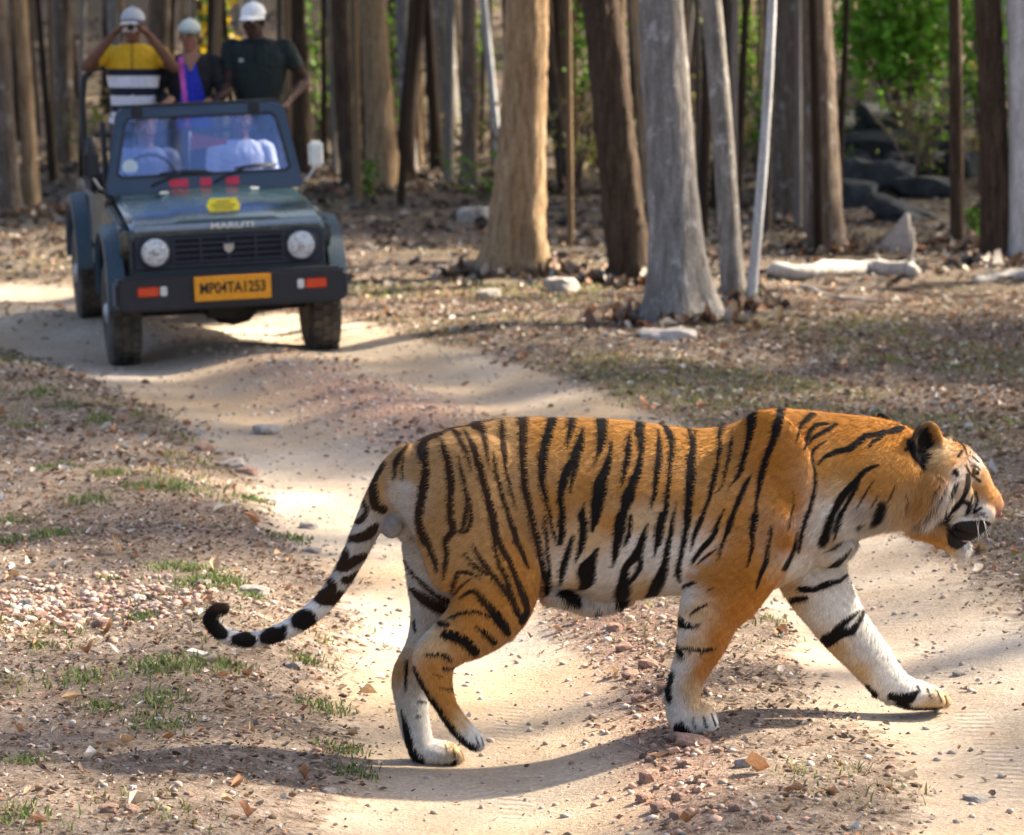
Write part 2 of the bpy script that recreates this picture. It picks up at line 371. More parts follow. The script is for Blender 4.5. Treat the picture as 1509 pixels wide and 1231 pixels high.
tufts = [(20, 1205, 30), (40, 1125, 16), (125, 1003, 26), (230, 985, 32), (280, 980, 36), (235, 1035, 24), (235, 1072, 26), (75, 790, 30), (20, 800, 24), (260, 720, 34), (300, 862, 36), (250, 838, 26), (215, 720, 26), (290, 840, 22),
         (130, 740, 30), (80, 690, 26), (330, 860, 30), (160, 855, 14), (480, 1045, 24), (500, 1105, 20), (450, 975, 18), (520, 1140, 18), (205, 912, 20), (55, 955, 12), (340, 985, 18), (160, 700, 24), (380, 740, 22), (430, 795, 22), (20, 770, 22),
         (370, 880, 16), (150, 1045, 18), (100, 600, 26), (150, 620, 24), (40, 630, 24), (60, 580, 24)]
pp = np.array([gpt(a, b)[:2] for a, b, c_ in tufts]); wd_ = np.array([c_ for a, b, c_ in tufts], float)
tag(link('grass_tufts', grass('grass_tufts', pp[:, 0], pp[:, 1], (wd_ * 5).astype(int), wd_ / 480, 0.014 + wd_ * 0.0005, np.full(len(pp), 0.8)), m_grass), 'low green grass tufts on the verge behind the tiger', 'grass', kind='stuff')
x, y = scatter(2600, 8.4, 24); tm = track_mask(x, y); g = vnoise(x, y, 1.5, 23) + 0.4 * vnoise(x, y, 0.5, 24)
keep = (tm < 0.35) & (g > 0.12); x, y = x[keep], y[keep]
nb = R_.randint(6, 26, len(x))
tag(link('verge_grass', grass('verge_grass', x, y, nb, 0.03 + 0.05 * R_.rand(len(x)), 0.015 + 0.02 * R_.rand(len(x)), 0.15 + 0.6 * R_.rand(len(x))), m_grass), 'thin short half dry grass over the verges', 'grass', kind='stuff')
# greener band right of the track, and dry stalks in the wood
x = []; y = []
for i in range(900):
    px = R_.uniform(850, 1509) if i % 3 else R_.uniform(500, 900); py = R_.uniform(505, 640) if i % 3 else R_.uniform(420, 470)
    q = gpt(px, py); x.append(q[0]); y.append(q[1])
x = np.array(x); y = np.array(y); keep = (track_mask(x, y) < 0.3) & (vnoise(x, y, 1.1, 25) + 0.5 * vnoise(x, y, 0.4, 26) > -0.05); x, y = x[keep], y[keep]
tag(link('woodland_grass', grass('woodland_grass', x, y, R_.randint(5, 24, len(x)), 0.05 + 0.10 * R_.rand(len(x)), 0.018 + 0.03 * R_.rand(len(x)), 0.2 + 0.55 * R_.rand(len(x))), m_grass), 'patchy green grass between the track and the big trees', 'grass', kind='stuff')
# ================================================================== THE TIGER
TD, TSLOPE, TPX = 10.0, 0.20, 500.0          # distance, how far it heads away from the camera, pixels per metre there
def tp(px, py, dy=0.0):
    """photo pixel on the tiger; dy = pixels of depth from the body's own mid plane (+ away)"""
    return at(px, py, TD + ((px - 1000) * TSLOPE + dy) / TPX)
def loft_px(st, seg=26, sub=5, flat=None, up=None, topnarrow=0.0, cap=True):
    """st: (px, py, r in the picture, r in depth, dy). Rings square to the path; 'up' forces upright rings."""
    S = catmull(st, sub)
    if cap:
        a = S[0].copy(); b = S[-1].copy(); pre = []; post = []
        t0 = (S[1, :2] - S[0, :2]); t0 = t0 / (np.linalg.norm(t0) + 1e-9)
        t1 = (S[-1, :2] - S[-2, :2]); t1 = t1 / (np.linalg.norm(t1) + 1e-9)
        for q in (0.92, 0.7, 0.4):
            c = math.sqrt(1 - q * q)
            p = a.copy(); p[:2] = a[:2] - t0 * a[2] * 0.6 * q; p[2:4] = a[2:4] * c; pre.append(p)
            p = b.copy(); p[:2] = b[:2] + t1 * b[2] * 0.6 * q; p[2:4] = b[2:4] * c; post.append(p)
        S = np.vstack([pre, S, post[::-1]])
    V = []; n = len(S)
    for i in range(n):
        px, py, r, rd, dy = S[i]
        if up is None:
            t = S[min(i + 1, n - 1), :2] - S[max(i - 1, 0), :2]; t = t / (np.linalg.norm(t) + 1e-9)
            nx, ny = t[1], -t[0]
        else: nx, ny = up
        c = tp(px, py, dy); e = tp(px + nx, py + ny, dy) - c
        e[1] = 0 if up is not None else e[1]
        for k in range(seg):
            a = 2 * math.pi * k / seg; ca, sa = math.cos(a), math.sin(a)
            wd = rd * (1 - topnarrow * max(0.0, ca) ** 2)
            V.append(c + e * r * ca + np.array([0, wd * sa / TPX, 0]))
    Fc = []
    for i in range(n - 1):
        for k in range(seg):
            k2 = (k + 1) % seg
            Fc.append((i * seg + k, i * seg + k2, (i + 1) * seg + k2, (i + 1) * seg + k))
    Fc.append(tuple(range(seg))[::-1]); Fc.append(tuple((n - 1) * seg + k for k in range(seg)))
    return np.array(V), Fc
def blob(px, py, rx, rz, ry, dy, ang=0.0, seg=14, yaw=0.0):
    V = []; Fc = []; c = tp(px, py, dy); s = (TD + dy / TPX) / F
    ca, sa = math.cos(ang), math.sin(ang); cy, sy = math.cos(yaw), math.sin(yaw)
    for i in range(seg + 1):
        th = math.pi * i / seg
        for k in range(seg * 2):
            ph = math.pi * k / seg
            a = rx * math.sin(th) * math.cos(ph); b = ry * math.sin(th) * math.sin(ph); z = rz * math.cos(th)
            a, b = a * cy - b * sy, a * sy + b * cy
            V.append(c + np.array([(a * ca + z * sa) * s, b * s, (-a * sa + z * ca) * s]))
    m = seg * 2
    for i in range(seg):
        for k in range(m):
            Fc.append((i * m + k, (i + 1) * m + k, (i + 1) * m + (k + 1) % m, i * m + (k + 1) % m))
    return np.array(V), Fc
def ear_bowl(px, py, rx, rz, depth, dy, normal, ang):
    """a thick cup opening along `normal` (world)"""
    c = tp(px, py, dy); s = TD / F; nrm = Vector(normal).normalized()
    upv = Vector((math.sin(ang), 0, math.cos(ang))); sx = upv.cross(nrm).normalized(); upv = nrm.cross(sx)
    V = []; Fc = []; m = 28; rows = 8
    for side, sc, sh in ((0, 1.0, 0.0), (1, 0.74, 0.42)):
        for i in range(rows + 1):
            th = math.pi / 2 * i / rows
            for k in range(m):
                ph = 2 * math.pi * k / m
                p = sx * (rx * sc * math.cos(th) * math.cos(ph)) + upv * (rz * sc * math.cos(th) * math.sin(ph)) - nrm * (depth * (math.sin(th) * (1 - sh)))
                V.append(np.array(c) + np.array(p) * s)
    off = (rows + 1) * m
    for i in range(rows):
        for k in range(m):
            k2 = (k + 1) % m
            Fc.append((i * m + k, i * m + k2, (i + 1) * m + k2, (i + 1) * m + k))
            Fc.append((off + i * m + k2, off + i * m + k, off + (i + 1) * m + k, off + (i + 1) * m + k2))
    for k in range(m):
        k2 = (k + 1) % m
        Fc.append((k2, k, off + k, off + k2))
    Fc.append(tuple(rows * m + k for k in range(m))); Fc.append(tuple(off + rows * m + k for k in range(m))[::-1])
    return np.array(V), Fc

pieces = []      # (zone, V, F)
def add(zone, vf): pieces.append((zone, *vf))
BODY, NH, FH, NF, FF, TAIL, HEAD, JAW, NEAR, FEAR = range(10)
tors = []
for x, top, bot, rd, dy in [(592, 668, 762, 44, 0), (618, 648, 800, 66, 0), (655, 633, 838, 80, 0), (710, 620, 858, 84, 0), (770, 615, 860, 86, 0),
                            (830, 616, 866, 92, 0), (885, 617, 884, 96, 0), (935, 621, 882, 99, 0), (985, 628, 877, 100, 0), (1030, 632, 878, 100, 0),
                            (1072, 627, 880, 97, 0), (1106, 613, 878, 92, 0), (1142, 602, 868, 86, 0), (1180, 604, 848, 80, 0), (1220, 608, 822, 76, 0),
                            (1262, 612, 796, 74, 0), (1300, 617, 782, 70, 0), (1335, 628, 772, 64, 2), (1360, 645, 765, 56, 6)]:
    tors.append((x, (top + bot) / 2, (bot - top) / 2, rd, dy))
add(BODY, loft_px(tors, 40, 5, up=(0, -1), topnarrow=0.34))
# sheath, scrotum
add(BODY, loft_px([(805, 872, 18, 22, 0), (835, 880, 16, 24, 0), (870, 890, 16, 24, 0), (900, 888, 14, 22, 0), (930, 880, 10, 20, 0)], 16, 4))
add(BODY, blob(577, 774, 17, 20, 16, -8)); add(BODY, blob(597, 783, 12, 17, 14, 6)); add(BODY, blob(590, 755, 16, 18, 16, 0))
# muscle: shoulder blade, upper arm, ribs, haunch
add(BODY, blob(1136, 700, 64, 100, 26, -57, -0.16)); add(BODY, blob(1146, 700, 64, 98, 26, 55, -0.16))
add(BODY, blob(1120, 790, 52, 70, 28, -72, 0.25))
add(BODY, blob(672, 735, 58, 85, 22, -60, -0.25)); add(BODY, blob(672, 735, 58, 85, 22, 60, -0.25))
add(BODY, loft_px([(1205, 800, 34, 60, 4), (1225, 800, 36, 58, 6), (1242, 790, 30, 52, 8)], 20, 4))
# near hind leg
add(NH, loft_px([(690, 690, 84, 42, -40), (695, 750, 88, 46, -48), (708, 810, 84, 48, -54), (722, 850, 77, 46, -56), (722, 888, 64, 41, -56), (698, 922, 49, 34, -54),
                 (662, 948, 36, 26, -52), (641, 968, 33, 22, -50), (640, 990, 29, 20, -50), (648, 1019, 21, 18, -50), (660, 1045, 16, 17, -49), (674, 1066, 16, 18, -49), (690, 1084, 15, 20, -49)]))
add(NH, loft_px([(684, 1078, 14, 20, -49), (698, 1091, 14, 22, -50), (707, 1098, 10, 20, -50)], 16, 4))
for q in (-14, -5, 5, 14): add(NH, blob(706, 1098, 9, 8, 6, -50 + q, 0.7, 8))
# far hind leg
add(FH, loft_px([(672, 700, 80, 40, 44), (655, 780, 66, 44, 48), (648, 850, 50, 40, 50), (642, 905, 38, 32, 50), (626, 955, 29, 25, 50), (606, 998, 29, 21, 50),
                 (607, 1038, 24, 19, 50), (612, 1072, 22, 19, 50), (620, 1100, 20, 22, 50)]))
add(FH, loft_px([(615, 1102, 19, 20, 50), (632, 1109, 19, 25, 50), (652, 1111, 18, 28, 50), (668, 1113, 15, 28, 50)], 18, 4))
for q in (-20, -7, 7, 20): add(FH, blob(672 - abs(q) * 0.25, 1115, 16, 12, 8, 50 + q, 0.1, 10))
# near fore leg
add(NF, loft_px([(1128, 690, 60, 36, -44), (1118, 760, 64, 44, -52), (1092, 820, 66, 46, -58), (1066, 868, 60, 43, -60), (1046, 905, 47, 36, -60), (1034, 945, 38, 31, -60),
                 (1020, 980, 29, 27, -60), (1009, 1010, 25, 25, -60), (1006, 1035, 25, 25, -60), (1005, 1056, 24, 26, -60)]))
add(NF, loft_px([(1001, 1058, 23, 25, -60), (1018, 1060, 24, 31, -60), (1036, 1060, 23, 34, -60), (1048, 1064, 17, 33, -60)], 18, 4))
for q in (-25, -9, 9, 24): add(NF, blob(1050 - abs(q) * 0.35, 1066, 15, 15, 10, -60 + q, 0.1, 10))
add(NF, blob(984, 1025, 9, 12, 10, -62))
# far fore leg
add(FF, loft_px([(1180, 720, 60, 36, 44), (1190, 790, 60, 42, 50), (1199, 850, 52, 41, 54), (1226, 899, 43, 36, 55), (1250, 934, 38, 32, 56), (1280, 969, 33, 28, 57),
                 (1304, 1000, 29, 26, 58), (1322, 1017, 26, 28, 58)]))
add(FF, loft_px([(1312, 1008, 25, 26, 58), (1335, 1021, 23, 30, 58), (1358, 1026, 20, 34, 58), (1380, 1030, 16, 34, 58)], 18, 4))
for q in (-25, -9, 9, 24): add(FF, blob(1388 - abs(q) * 0.5, 1032, 20, 13, 10, 58 + q, 0.25, 10))
add(FF, blob(1291, 1019, 9, 10, 10, 58))
# tail
add(TAIL, loft_px([(612, 686, 38, 34, 0), (588, 704, 34, 28, 0), (562, 738, 26, 23, 0), (541, 778, 21, 20, 0), (521, 820, 18, 18, 0), (497, 862, 16, 16, -2), (468, 897, 15, 15, -6),
                   (430, 924, 14, 14, -12), (388, 940, 12, 12, -16), (350, 942, 11, 11, -18), (325, 932, 11, 11, -18), (311, 914, 11, 11, -18), (318, 900, 10, 10, -18), (334, 896, 8, 8, -18)], 18, 5))
# head: skull turned a little away, brow, cheeks, muzzle, lower jaw
HY = lambda x: max(0.0, (x - 1360) * 0.20)       # extra depth of the turned face
add(HEAD, blob(1372, 700, 62, 60, 60, 8, 0.35)); add(HEAD, blob(1340, 720, 56, 52, 58, 2, 0.5))
add(HEAD, blob(1362, 728, 44, 52, 38, -26, 0.75)); add(HEAD, blob(1362, 728, 44, 50, 38, 42, 0.75))     # cheek ruffs
add(HEAD, loft_px([(1385, 676, 34, 46, 10), (1408, 690, 36, 42, 14), (1428, 707, 31, 33, 20), (1442, 729, 27, 26, 23), (1456, 742, 24, 26, 26), (1464, 750, 19, 22, 28)], 22, 5))
add(HEAD, blob(1445, 757, 23, 20, 15, 7, 0.2)); add(HEAD, blob(1447, 757, 23, 20, 15, 45, 0.2))
add(HEAD, loft_px([(1405, 764, 9, 7, 0), (1420, 772, 11, 8, 2), (1438, 775, 12, 9, 6), (1452, 774, 9, 9, 10)], 14, 4)); add(HEAD, loft_px([(1405, 764, 9, 7, 46), (1420, 772, 11, 8, 46), (1438, 775, 12, 9, 46), (1452, 774, 9, 9, 44)], 14, 4))       # whisker pads
add(HEAD, blob(1467, 751, 10, 12, 11, 28, 0.4))                                                          # nose
add(HEAD, blob(1430, 690, 15, 16, 13, -4, 0.5)); add(HEAD, blob(1433, 690, 15, 16, 13, 42, 0.5))        # brows
add(HEAD, blob(1408, 735, 28, 30, 16, -14, 0.6)); add(HEAD, blob(1408, 735, 28, 30, 16, 44, 0.6))
add(JAW, loft_px([(1352, 770, 20, 34, 12), (1378, 783, 17, 30, 16), (1396, 796, 14, 25, 20), (1412, 807, 13, 21, 24), (1421, 811, 12, 18, 25)], 18, 5))
add(JAW, blob(1422, 808, 10, 14, 14, 26, 0.3))
add(NEAR, ear_bowl(1369, 657, 29, 38, 24, -40, (0.50, -0.85, 0.05), 0.08))
add(FEAR, ear_bowl(1314, 634, 18, 34, 16, 66, (0.55, 0.60, 0.35), -0.65))
add(NEAR, blob(1358, 684, 20, 20, 18, -28, 0.3)); add(FEAR, blob(1326, 652, 22, 22, 18, 52, 0.3))

V = np.vstack([p[1] for p in pieces]); Fc = []; o_ = 0
for z, v, f in pieces:
    Fc += [tuple(i + o_ for i in q) for q in f]; o_ += len(v)
tmp = mesh_np('tiger_raw', V, Fc)
bm = bmesh.new(); bm.from_mesh(tmp); bmesh.ops.recalc_face_normals(bm, faces=bm.faces); bm.to_mesh(tmp); bm.free()
to = bpy.data.objects.new('tiger_raw', tmp); col.objects.link(to)
md = to.modifiers.new('r', 'REMESH'); md.mode = 'VOXEL'; md.voxel_size = 0.0042; md.use_smooth_shade = True
md = to.modifiers.new('s', 'SMOOTH'); md.factor = 0.5; md.iterations = 16
dg = bpy.context.evaluated_depsgraph_get()
body_me = bpy.data.meshes.new_from_object(to.evaluated_get(dg)); body_me.name = 'tiger_body'
bpy.data.objects.remove(to); bpy.data.meshes.remove(tmp)
TV = np.empty(len(body_me.vertices) * 3, np.float32); body_me.vertices.foreach_get('co', TV); TV = TV.reshape(-1, 3)
# zone of each vertex: the zone of the nearest source vertex
from mathutils.kdtree import KDTree
kd = KDTree(len(V)); zs = np.concatenate([np.full(len(p[1]), p[0]) for p in pieces])
for i, p in enumerate(V): kd.insert(p, i)
kd.balance()
TZ = np.array([zs[kd.find(p)[1]] for p in TV])
TN = np.empty(len(TV) * 3, np.float32); body_me.vertices.foreach_get('normal', TN); TN = TN.reshape(-1, 3)

# ---- coat: stripes, and shade between the toes, traced as tapering strokes (x, y, width) in enlarged views of the flank
VIEW = {'A': (560, 600, 6.036), 'B': (560, 780, 6.036), 'C': (780, 600, 6.036), 'D': (780, 760, 6.036), 'E': (1000, 590, 6.036), 'F': (960, 760, 6.036),
        'G': (1200, 600, 6.036), 'T': (300, 660, 4.103), 'L': (1120, 780, 4.397), 'K': (550, 860, 4.245), 'P': (800, 850, 2.128), 'H': (1250, 580, 4.733)}
STR = [
 # haunch
 ('A',BODY,(400,300,70,385,400,100,410,500,60,405,650,75,380,800,70,360,930,75,355,1050,55,400,1200,60)),('B',BODY,(370,0,70,430,130,60,490,280,50,515,380,25)),
 ('A',BODY,(545,280,30,590,420,60,620,550,65,635,700,60,635,850,60,635,980,70,650,1090,60,590,1200,45)),('B',BODY,(650,20,60,590,100,50,600,200,45,585,330,40,570,440,20)),
 ('A',BODY,(640,200,20,700,250,50,760,380,40,800,500,25,810,570,8)),
 ('A',BODY,(760,210,30,830,350,55,880,500,65,930,680,65,975,850,65,1010,1000,70,1040,1200,60)),
 ('B',BODY,(1020,0,50,1090,170,55,1160,300,50,1220,450,55,1280,600,60,1310,720,50,1260,820,60)),('B',BODY,(1010,100,20,1060,300,35,1120,420,45,1160,560,50,1210,700,50,1270,800,60)),
 ('A',BODY,(700,440,12,730,560,30,760,700,35,770,850,30,760,1000,40,730,1110,25)),('A',BODY,(770,720,20,795,820,30,812,950,35,790,1080,35,740,1115,30,690,1090,20)),
 ('A',BODY,(850,150,80,920,200,60,940,320,45,965,430,25,980,560,8)),('A',BODY,(1095,130,40,1095,250,60,1105,380,50,1125,550,30,1150,680,30,1190,830,20,1215,920,6)),
 ('A',BODY,(1010,380,8,1030,550,25,1080,750,35,1140,930,40,1190,1100,50,1220,1207,50)),('B',BODY,(1190,0,50,1230,130,45,1290,270,40,1330,350,12)),
 ('A',BODY,(1280,60,100,1275,250,70,1275,400,65,1280,600,55,1310,780,60,1350,950,55,1390,1150,50)),('B',BODY,(1385,0,50,1420,180,50,1450,350,50,1480,470,50)),('D',BODY,(20,0,50,70,200,50,120,450,50,170,600,60,170,680,60)),
 ('A',BODY,(250,330,30,215,380,30,150,480,55,130,640,22)),('A',BODY,(205,450,20,200,640,20)),('A',BODY,(340,300,14,560,215,18,750,165,18,950,125,14,1100,95,8)),
 ('A',BODY,(440,270,50,520,250,40,580,215,20)),('A',BODY,(1460,1000,12,1480,1150,25)),('D',BODY,(140,0,20,160,250,30,185,500,35,170,650,50)),('D',BODY,(190,30,30,235,200,25,245,230,8)),
 # flank
 ('C',BODY,(210,60,80,210,120,80,170,250,75,130,420,75,120,600,65,140,750,45,175,900,35,210,1080,25,235,1190,12)),('C',BODY,(390,60,70,390,120,70,365,220,50,350,320,25,335,385,6)),
 ('C',BODY,(490,180,20,470,260,55,440,360,70,390,480,70,310,640,70,285,800,60,295,950,55,295,1100,55,280,1207,50)),('D',BODY,(300,0,55,290,150,45,270,260,12)),('C',BODY,(470,340,40,440,450,45,400,600,40,375,700,30,375,770,10)),
 ('C',BODY,(650,80,90,650,130,95,650,260,80,630,380,50,600,480,20,585,540,6)),('C',BODY,(740,280,12,720,400,40,690,550,70,640,680,100,620,820,105,600,950,85,570,1080,45,560,1120,12)),
 ('C',BODY,(905,210,15,885,350,50,875,480,50,845,610,35,815,720,6)),('C',BODY,(1000,110,70,985,200,80,1000,290,65,1000,400,50,970,560,60,920,700,80,870,850,80,830,1000,80,800,1150,80)),
 ('D',BODY,(820,0,80,800,130,80,780,300,60,740,460,18)),('C',BODY,(915,960,20,905,1080,35,870,1190,40)),('D',BODY,(910,0,30,890,150,40,850,270,12)),
 ('C',BODY,(1150,210,20,1160,350,50,1150,520,55,1130,680,45,1105,830,30,1095,920,6)),('C',BODY,(1210,160,40,1250,240,60,1275,320,50,1270,430,45,1250,580,30,1240,720,40,1220,880,45,1180,1050,55,1150,1207,60)),
 ('D',BODY,(1185,0,60,1150,160,50,1125,320,25,1115,380,6)),('C',BODY,(490,850,18,475,980,50,485,1110,60)),('D',BODY,(470,0,60,490,150,65,460,310,45,415,420,12)),
 ('C',BODY,(1310,840,8,1290,1000,30,1260,1150,40)),('D',BODY,(1290,0,30,1250,200,45,1220,380,55,1190,520,80,1130,640,100,1080,740,80)),
 ('E',BODY,(90,230,30,130,400,50,110,550,65,100,750,60,90,950,60,70,1150,50)),('E',BODY,(150,280,25,150,600,18,130,850,25)),('F',BODY,(330,0,60,300,200,45,260,400,40,245,500,50,255,590,25)),
 ('C',BODY,(1060,1030,12,1030,1150,50)),('D',BODY,(1055,70,20,1010,220,60,960,350,80,870,450,60,850,560,90,850,680,120,830,770,100)),('D',BODY,(990,330,50,990,450,45,940,540,40,890,590,40)),
 ('D',BODY,(610,290,25,560,400,80,515,500,140,530,570,120,480,640,50)),('D',BODY,(390,190,40,350,320,50,310,450,60,290,560,40,280,620,18)),('D',BODY,(290,690,50,390,720,110,440,770,60)),('D',BODY,(620,850,50,640,890,60)),
 # shoulder and neck
 ('E',BODY,(400,200,70,370,330,40,370,430,35,340,600,35,300,780,40,260,920,30,210,1050,35,155,1190,45)),('F',BODY,(440,20,35,395,160,45,350,310,12)),
 ('E',BODY,(480,250,12,475,380,30,450,520,30,420,650,25,380,770,15,320,840,8)),('E',BODY,(660,80,90,645,230,75,620,380,45,580,540,45,540,660,35,470,750,12,435,810,5)),
 ('E',BODY,(920,60,70,890,200,70,850,350,60,800,480,55,750,640,60,720,780,40,700,900,30,690,1050,40,660,1200,45)),('F',NF,(910,0,50,900,150,40,905,250,40,880,380,30,850,470,10)),
 ('E',BODY,(660,650,12,600,750,40,550,870,40,500,990,45,440,1160,45)),('F',NF,(720,20,45,670,160,40,625,300,30,600,390,8)),
 ('E',BODY,(410,960,15,370,1060,25,310,1190,35)),('F',NF,(620,20,30,560,160,45,470,280,50,390,380,40,360,440,8)),('F',NF,(590,290,10,500,360,25,420,420,15)),
 ('E',BODY,(1020,810,8,1020,950,14,980,1150,14)),('E',BODY,(1200,130,50,1110,200,40,1075,270,25,1055,380,8)),('E',BODY,(1350,215,18,1230,220,35,1170,290,45,1130,400,25,1105,450,6)),
 ('E',BODY,(1410,220,30,1280,290,40,1190,350,30,1160,410,8)),('E',BODY,(1310,370,12,1230,420,25,1195,470,30,1200,570,30,1225,680,30,1210,820,35,1180,950,30,1140,1070,35,1110,1200,35)),
 ('F',BODY,(1385,0,30,1350,160,40,1310,330,22)),('F',BODY,(1300,150,18,1270,300,40,1200,450,40,1160,490,12)),
 ('G',BODY,(780,190,40,740,200,55,620,230,45,450,270,50,340,360,55,200,400,45,100,440,35,40,510,15)),('G',BODY,(640,240,20,540,300,32,480,360,18)),
 ('E',BODY,(840,1110,12,825,1200,25)),('F',NF,(1070,100,20,1050,250,30,1020,400,45,970,540,40,930,650,18)),
 ('G',BODY,(600,510,8,480,550,40,400,630,50,300,740,60,220,850,60,170,970,60,130,1100,70,90,1200,70)),('G',BODY,(400,670,30,330,800,35,260,920,40,220,1050,45,205,1150,28)),
 ('G',BODY,(540,650,8,450,780,18,390,900,12)),('G',BODY,(570,790,14,520,880,12)),('G',BODY,(620,870,80,600,960,85,550,1030,40)),('G',BODY,(400,1060,30,480,1030,18)),
 # head
 ('G',HEAD,(860,330,80,910,420,85,985,530,60)),('G',HEAD,(810,380,30,850,350,40)),
 ('H',HEAD,(835,570,30,835,640,35,800,730,38,740,800,40,680,850,42,645,890,30,650,925,25,690,905,25,720,840,30)),('H',HEAD,(790,740,25,850,780,35,830,830,22)),
 ('H',HEAD,(750,545,45,760,560,30)),('H',HEAD,(820,500,12,845,555,18,880,578,16,915,605,22)),('H',HEAD,(850,508,8,885,508,12,915,535,10)),('H',HEAD,(870,440,10,905,480,14)),('H',HEAD,(835,455,8,850,480,10)),('H',HEAD,(720,700,16,750,640,20)),
 ('H',HEAD,(890,690,16,905,760,16,880,820,22,930,800,18)),('H',HEAD,(530,840,30,515,900,32,495,960,14)),('H',HEAD,(790,400,20,770,440,18)),('H',HEAD,(690,300,28,700,310,18)),
 ('H',HEAD,(860,830,10,950,850,12)),('H',HEAD,(600,720,10,640,640,12)),('H',HEAD,(650,580,10,670,620,8)),
 ('G',NEAR,(985,230,100,1000,330,150,1000,430,90)),
 # near fore leg
 ('F',NF,(400,590,15,330,610,40,280,630,22)),('F',NF,(520,780,12,430,820,30,340,880,15)),('F',NF,(240,930,80,290,970,70,380,975,35,450,960,10)),('F',NF,(560,640,15,500,660,8)),
 ('P',NF,(415,220,22,440,250,12)),('P',NF,(430,225,10,500,230,14,540,225,8)),('P',NF,(405,300,20,395,350,26,398,390,18)),('P',NF,(430,475,40,450,490,30)),('P',NF,(505,440,6,515,470,8)),('P',NF,(530,430,5,540,465,7)),
 ('P',NF,(545,425,4,556,470,6)),('P',NF,(470,440,5,480,480,7)),  # thin dark strokes paint in the shade between the toes
 ('L',FF,(1085,1030,14,1110,1100,10)),('L',FF,(1150,1050,12,1175,1120,10)),('L',FF,(1200,1080,12,1215,1140,10)),('L',FF,(1020,1020,18,1040,1060,12)),  # toe-gap shade painted on the far fore paw
 ('K',FH,(500,1030,8,515,1090,10)),('K',FH,(545,1035,8,560,1080,10)),('K',FH,(450,1010,8,462,1060,8)),('K',NH,(640,960,8,668,1020,10)),('K',NH,(675,965,8,690,1010,8)),  # toe-gap shade painted on the hind paws
 ('H',HEAD,(690,640,10,640,740,14,590,820,10)),('H',HEAD,(600,770,12,560,860,14,540,930,8)),('H',HEAD,(770,620,14,740,700,16,690,760,10)),('H',HEAD,(870,700,12,860,770,14)),('H',HEAD,(905,830,8,960,835,10)),('H',HEAD,(880,855,8,970,862,9)),
 ('H',HEAD,(330,640,8,290,740,12)),('H',HEAD,(400,680,8,430,740,12,420,790,8)),('H',HEAD,(740,330,10,790,350,18,830,420,12)),('H',HEAD,(620,560,10,660,600,14)),
 # near hind leg
 ('B',NH,(830,130,15,880,230,35,950,330,45,1020,420,45,1090,510,40,1150,610,40)),('B',NH,(760,220,35,790,260,25,870,340,35,960,400,28)),('B',NH,(690,390,40,660,480,40,640,560,30)),
 ('B',NH,(700,380,25,800,395,35,900,430,20)),('B',NH,(820,440,12,730,500,25,660,580,22)),('B',NH,(700,620,15,790,560,35,850,550,45,930,640,60,1010,740,80,1090,840,85,1140,920,60)),
 ('B',NH,(600,800,15,690,750,30,800,735,30,900,740,25,970,780,15)),('B',NH,(540,840,55,600,850,45)),('B',NH,(860,860,15,930,920,50,1020,1000,60)),('B',NH,(580,930,65,660,950,80,750,990,85,850,1080,80)),
 ('B',NH,(400,1110,15,480,1120,18,580,1120,28,650,1160,15)),('K',NH,(215,470,18,290,600,26,350,700,30,420,810,36,480,900,44,560,990,52,640,1030,36)),
 ('K',NH,(330,440,12,430,450,22,500,490,12)),('K',NH,(440,530,18,510,535,12)),('K',NH,(420,655,10,500,660,12)),('K',NH,(380,570,8,430,580,10)),
 # far hind leg
 ('B',FH,(200,250,18,280,380,28,400,500,38,500,590,48,600,640,55)),('B',FH,(270,530,30,370,600,80,480,670,90,570,710,90)),('K',FH,(210,480,18,210,560,22,205,660,16)),('K',FH,(290,740,22,330,740,14)),
 ('K',FH,(175,800,14,210,920,46,235,1040,55,300,1110,55)),('K',FH,(330,1150,40,430,1150,36,520,1110,26)),('K',FH,(255,230,20,260,290,18)),('K',FH,(280,825,14,300,830,8)),
 # far fore leg and chest
 ('L',FF,(570,300,18,490,345,35,420,360,42,350,390,35,270,385,45)),('L',FF,(300,440,28,210,465,38)),('L',FF,(420,730,80,520,670,75,600,650,45,660,560,32,672,520,22)),('L',FF,(500,640,45,580,580,35,640,530,20)),
 ('L',FF,(690,1020,40,745,1070,40)),('L',FF,(850,1080,50,950,1095,70,1020,1060,26)),('L',FF,(900,1130,30,1050,1165,26,1180,1160,18)),
 ('L',BODY,(550,70,8,500,110,22,430,145,8)),('L',BODY,(590,130,12,520,210,32,450,265,28)),
 # tail
 ('T',TAIL,(1085,90,40,1030,200,50,1040,330,60,1085,370,50)),('T',TAIL,(980,220,25,950,300,35,915,380,20)),('T',TAIL,(965,320,25,990,390,30,930,440,35,885,410,30,870,520,30,930,550,50,1010,510,60,1050,470,30)),
 ('T',TAIL,(830,580,30,860,650,50,830,720,50,900,690,60,970,650,40)),('T',TAIL,(940,760,30,860,800,50)),('T',TAIL,(750,780,30,780,850,60,700,900,60,760,920,70,830,890,50)),
 ('T',TAIL,(565,1050,70,620,1040,120,650,1070,60)),('T',TAIL,(490,1085,40,492,1090,30)),('T',TAIL,(370,1150,60,425,1135,90,470,1130,70)),('T',TAIL,(205,1160,60,260,1160,90,300,1160,50)),
 ('T',TAIL,(125,1130,50,90,1110,75,55,1070,75,45,1010,80,70,965,85,130,960,70,160,965,60)),
]
PX, PY = proj(TV)
rngT = np.random.RandomState(3)
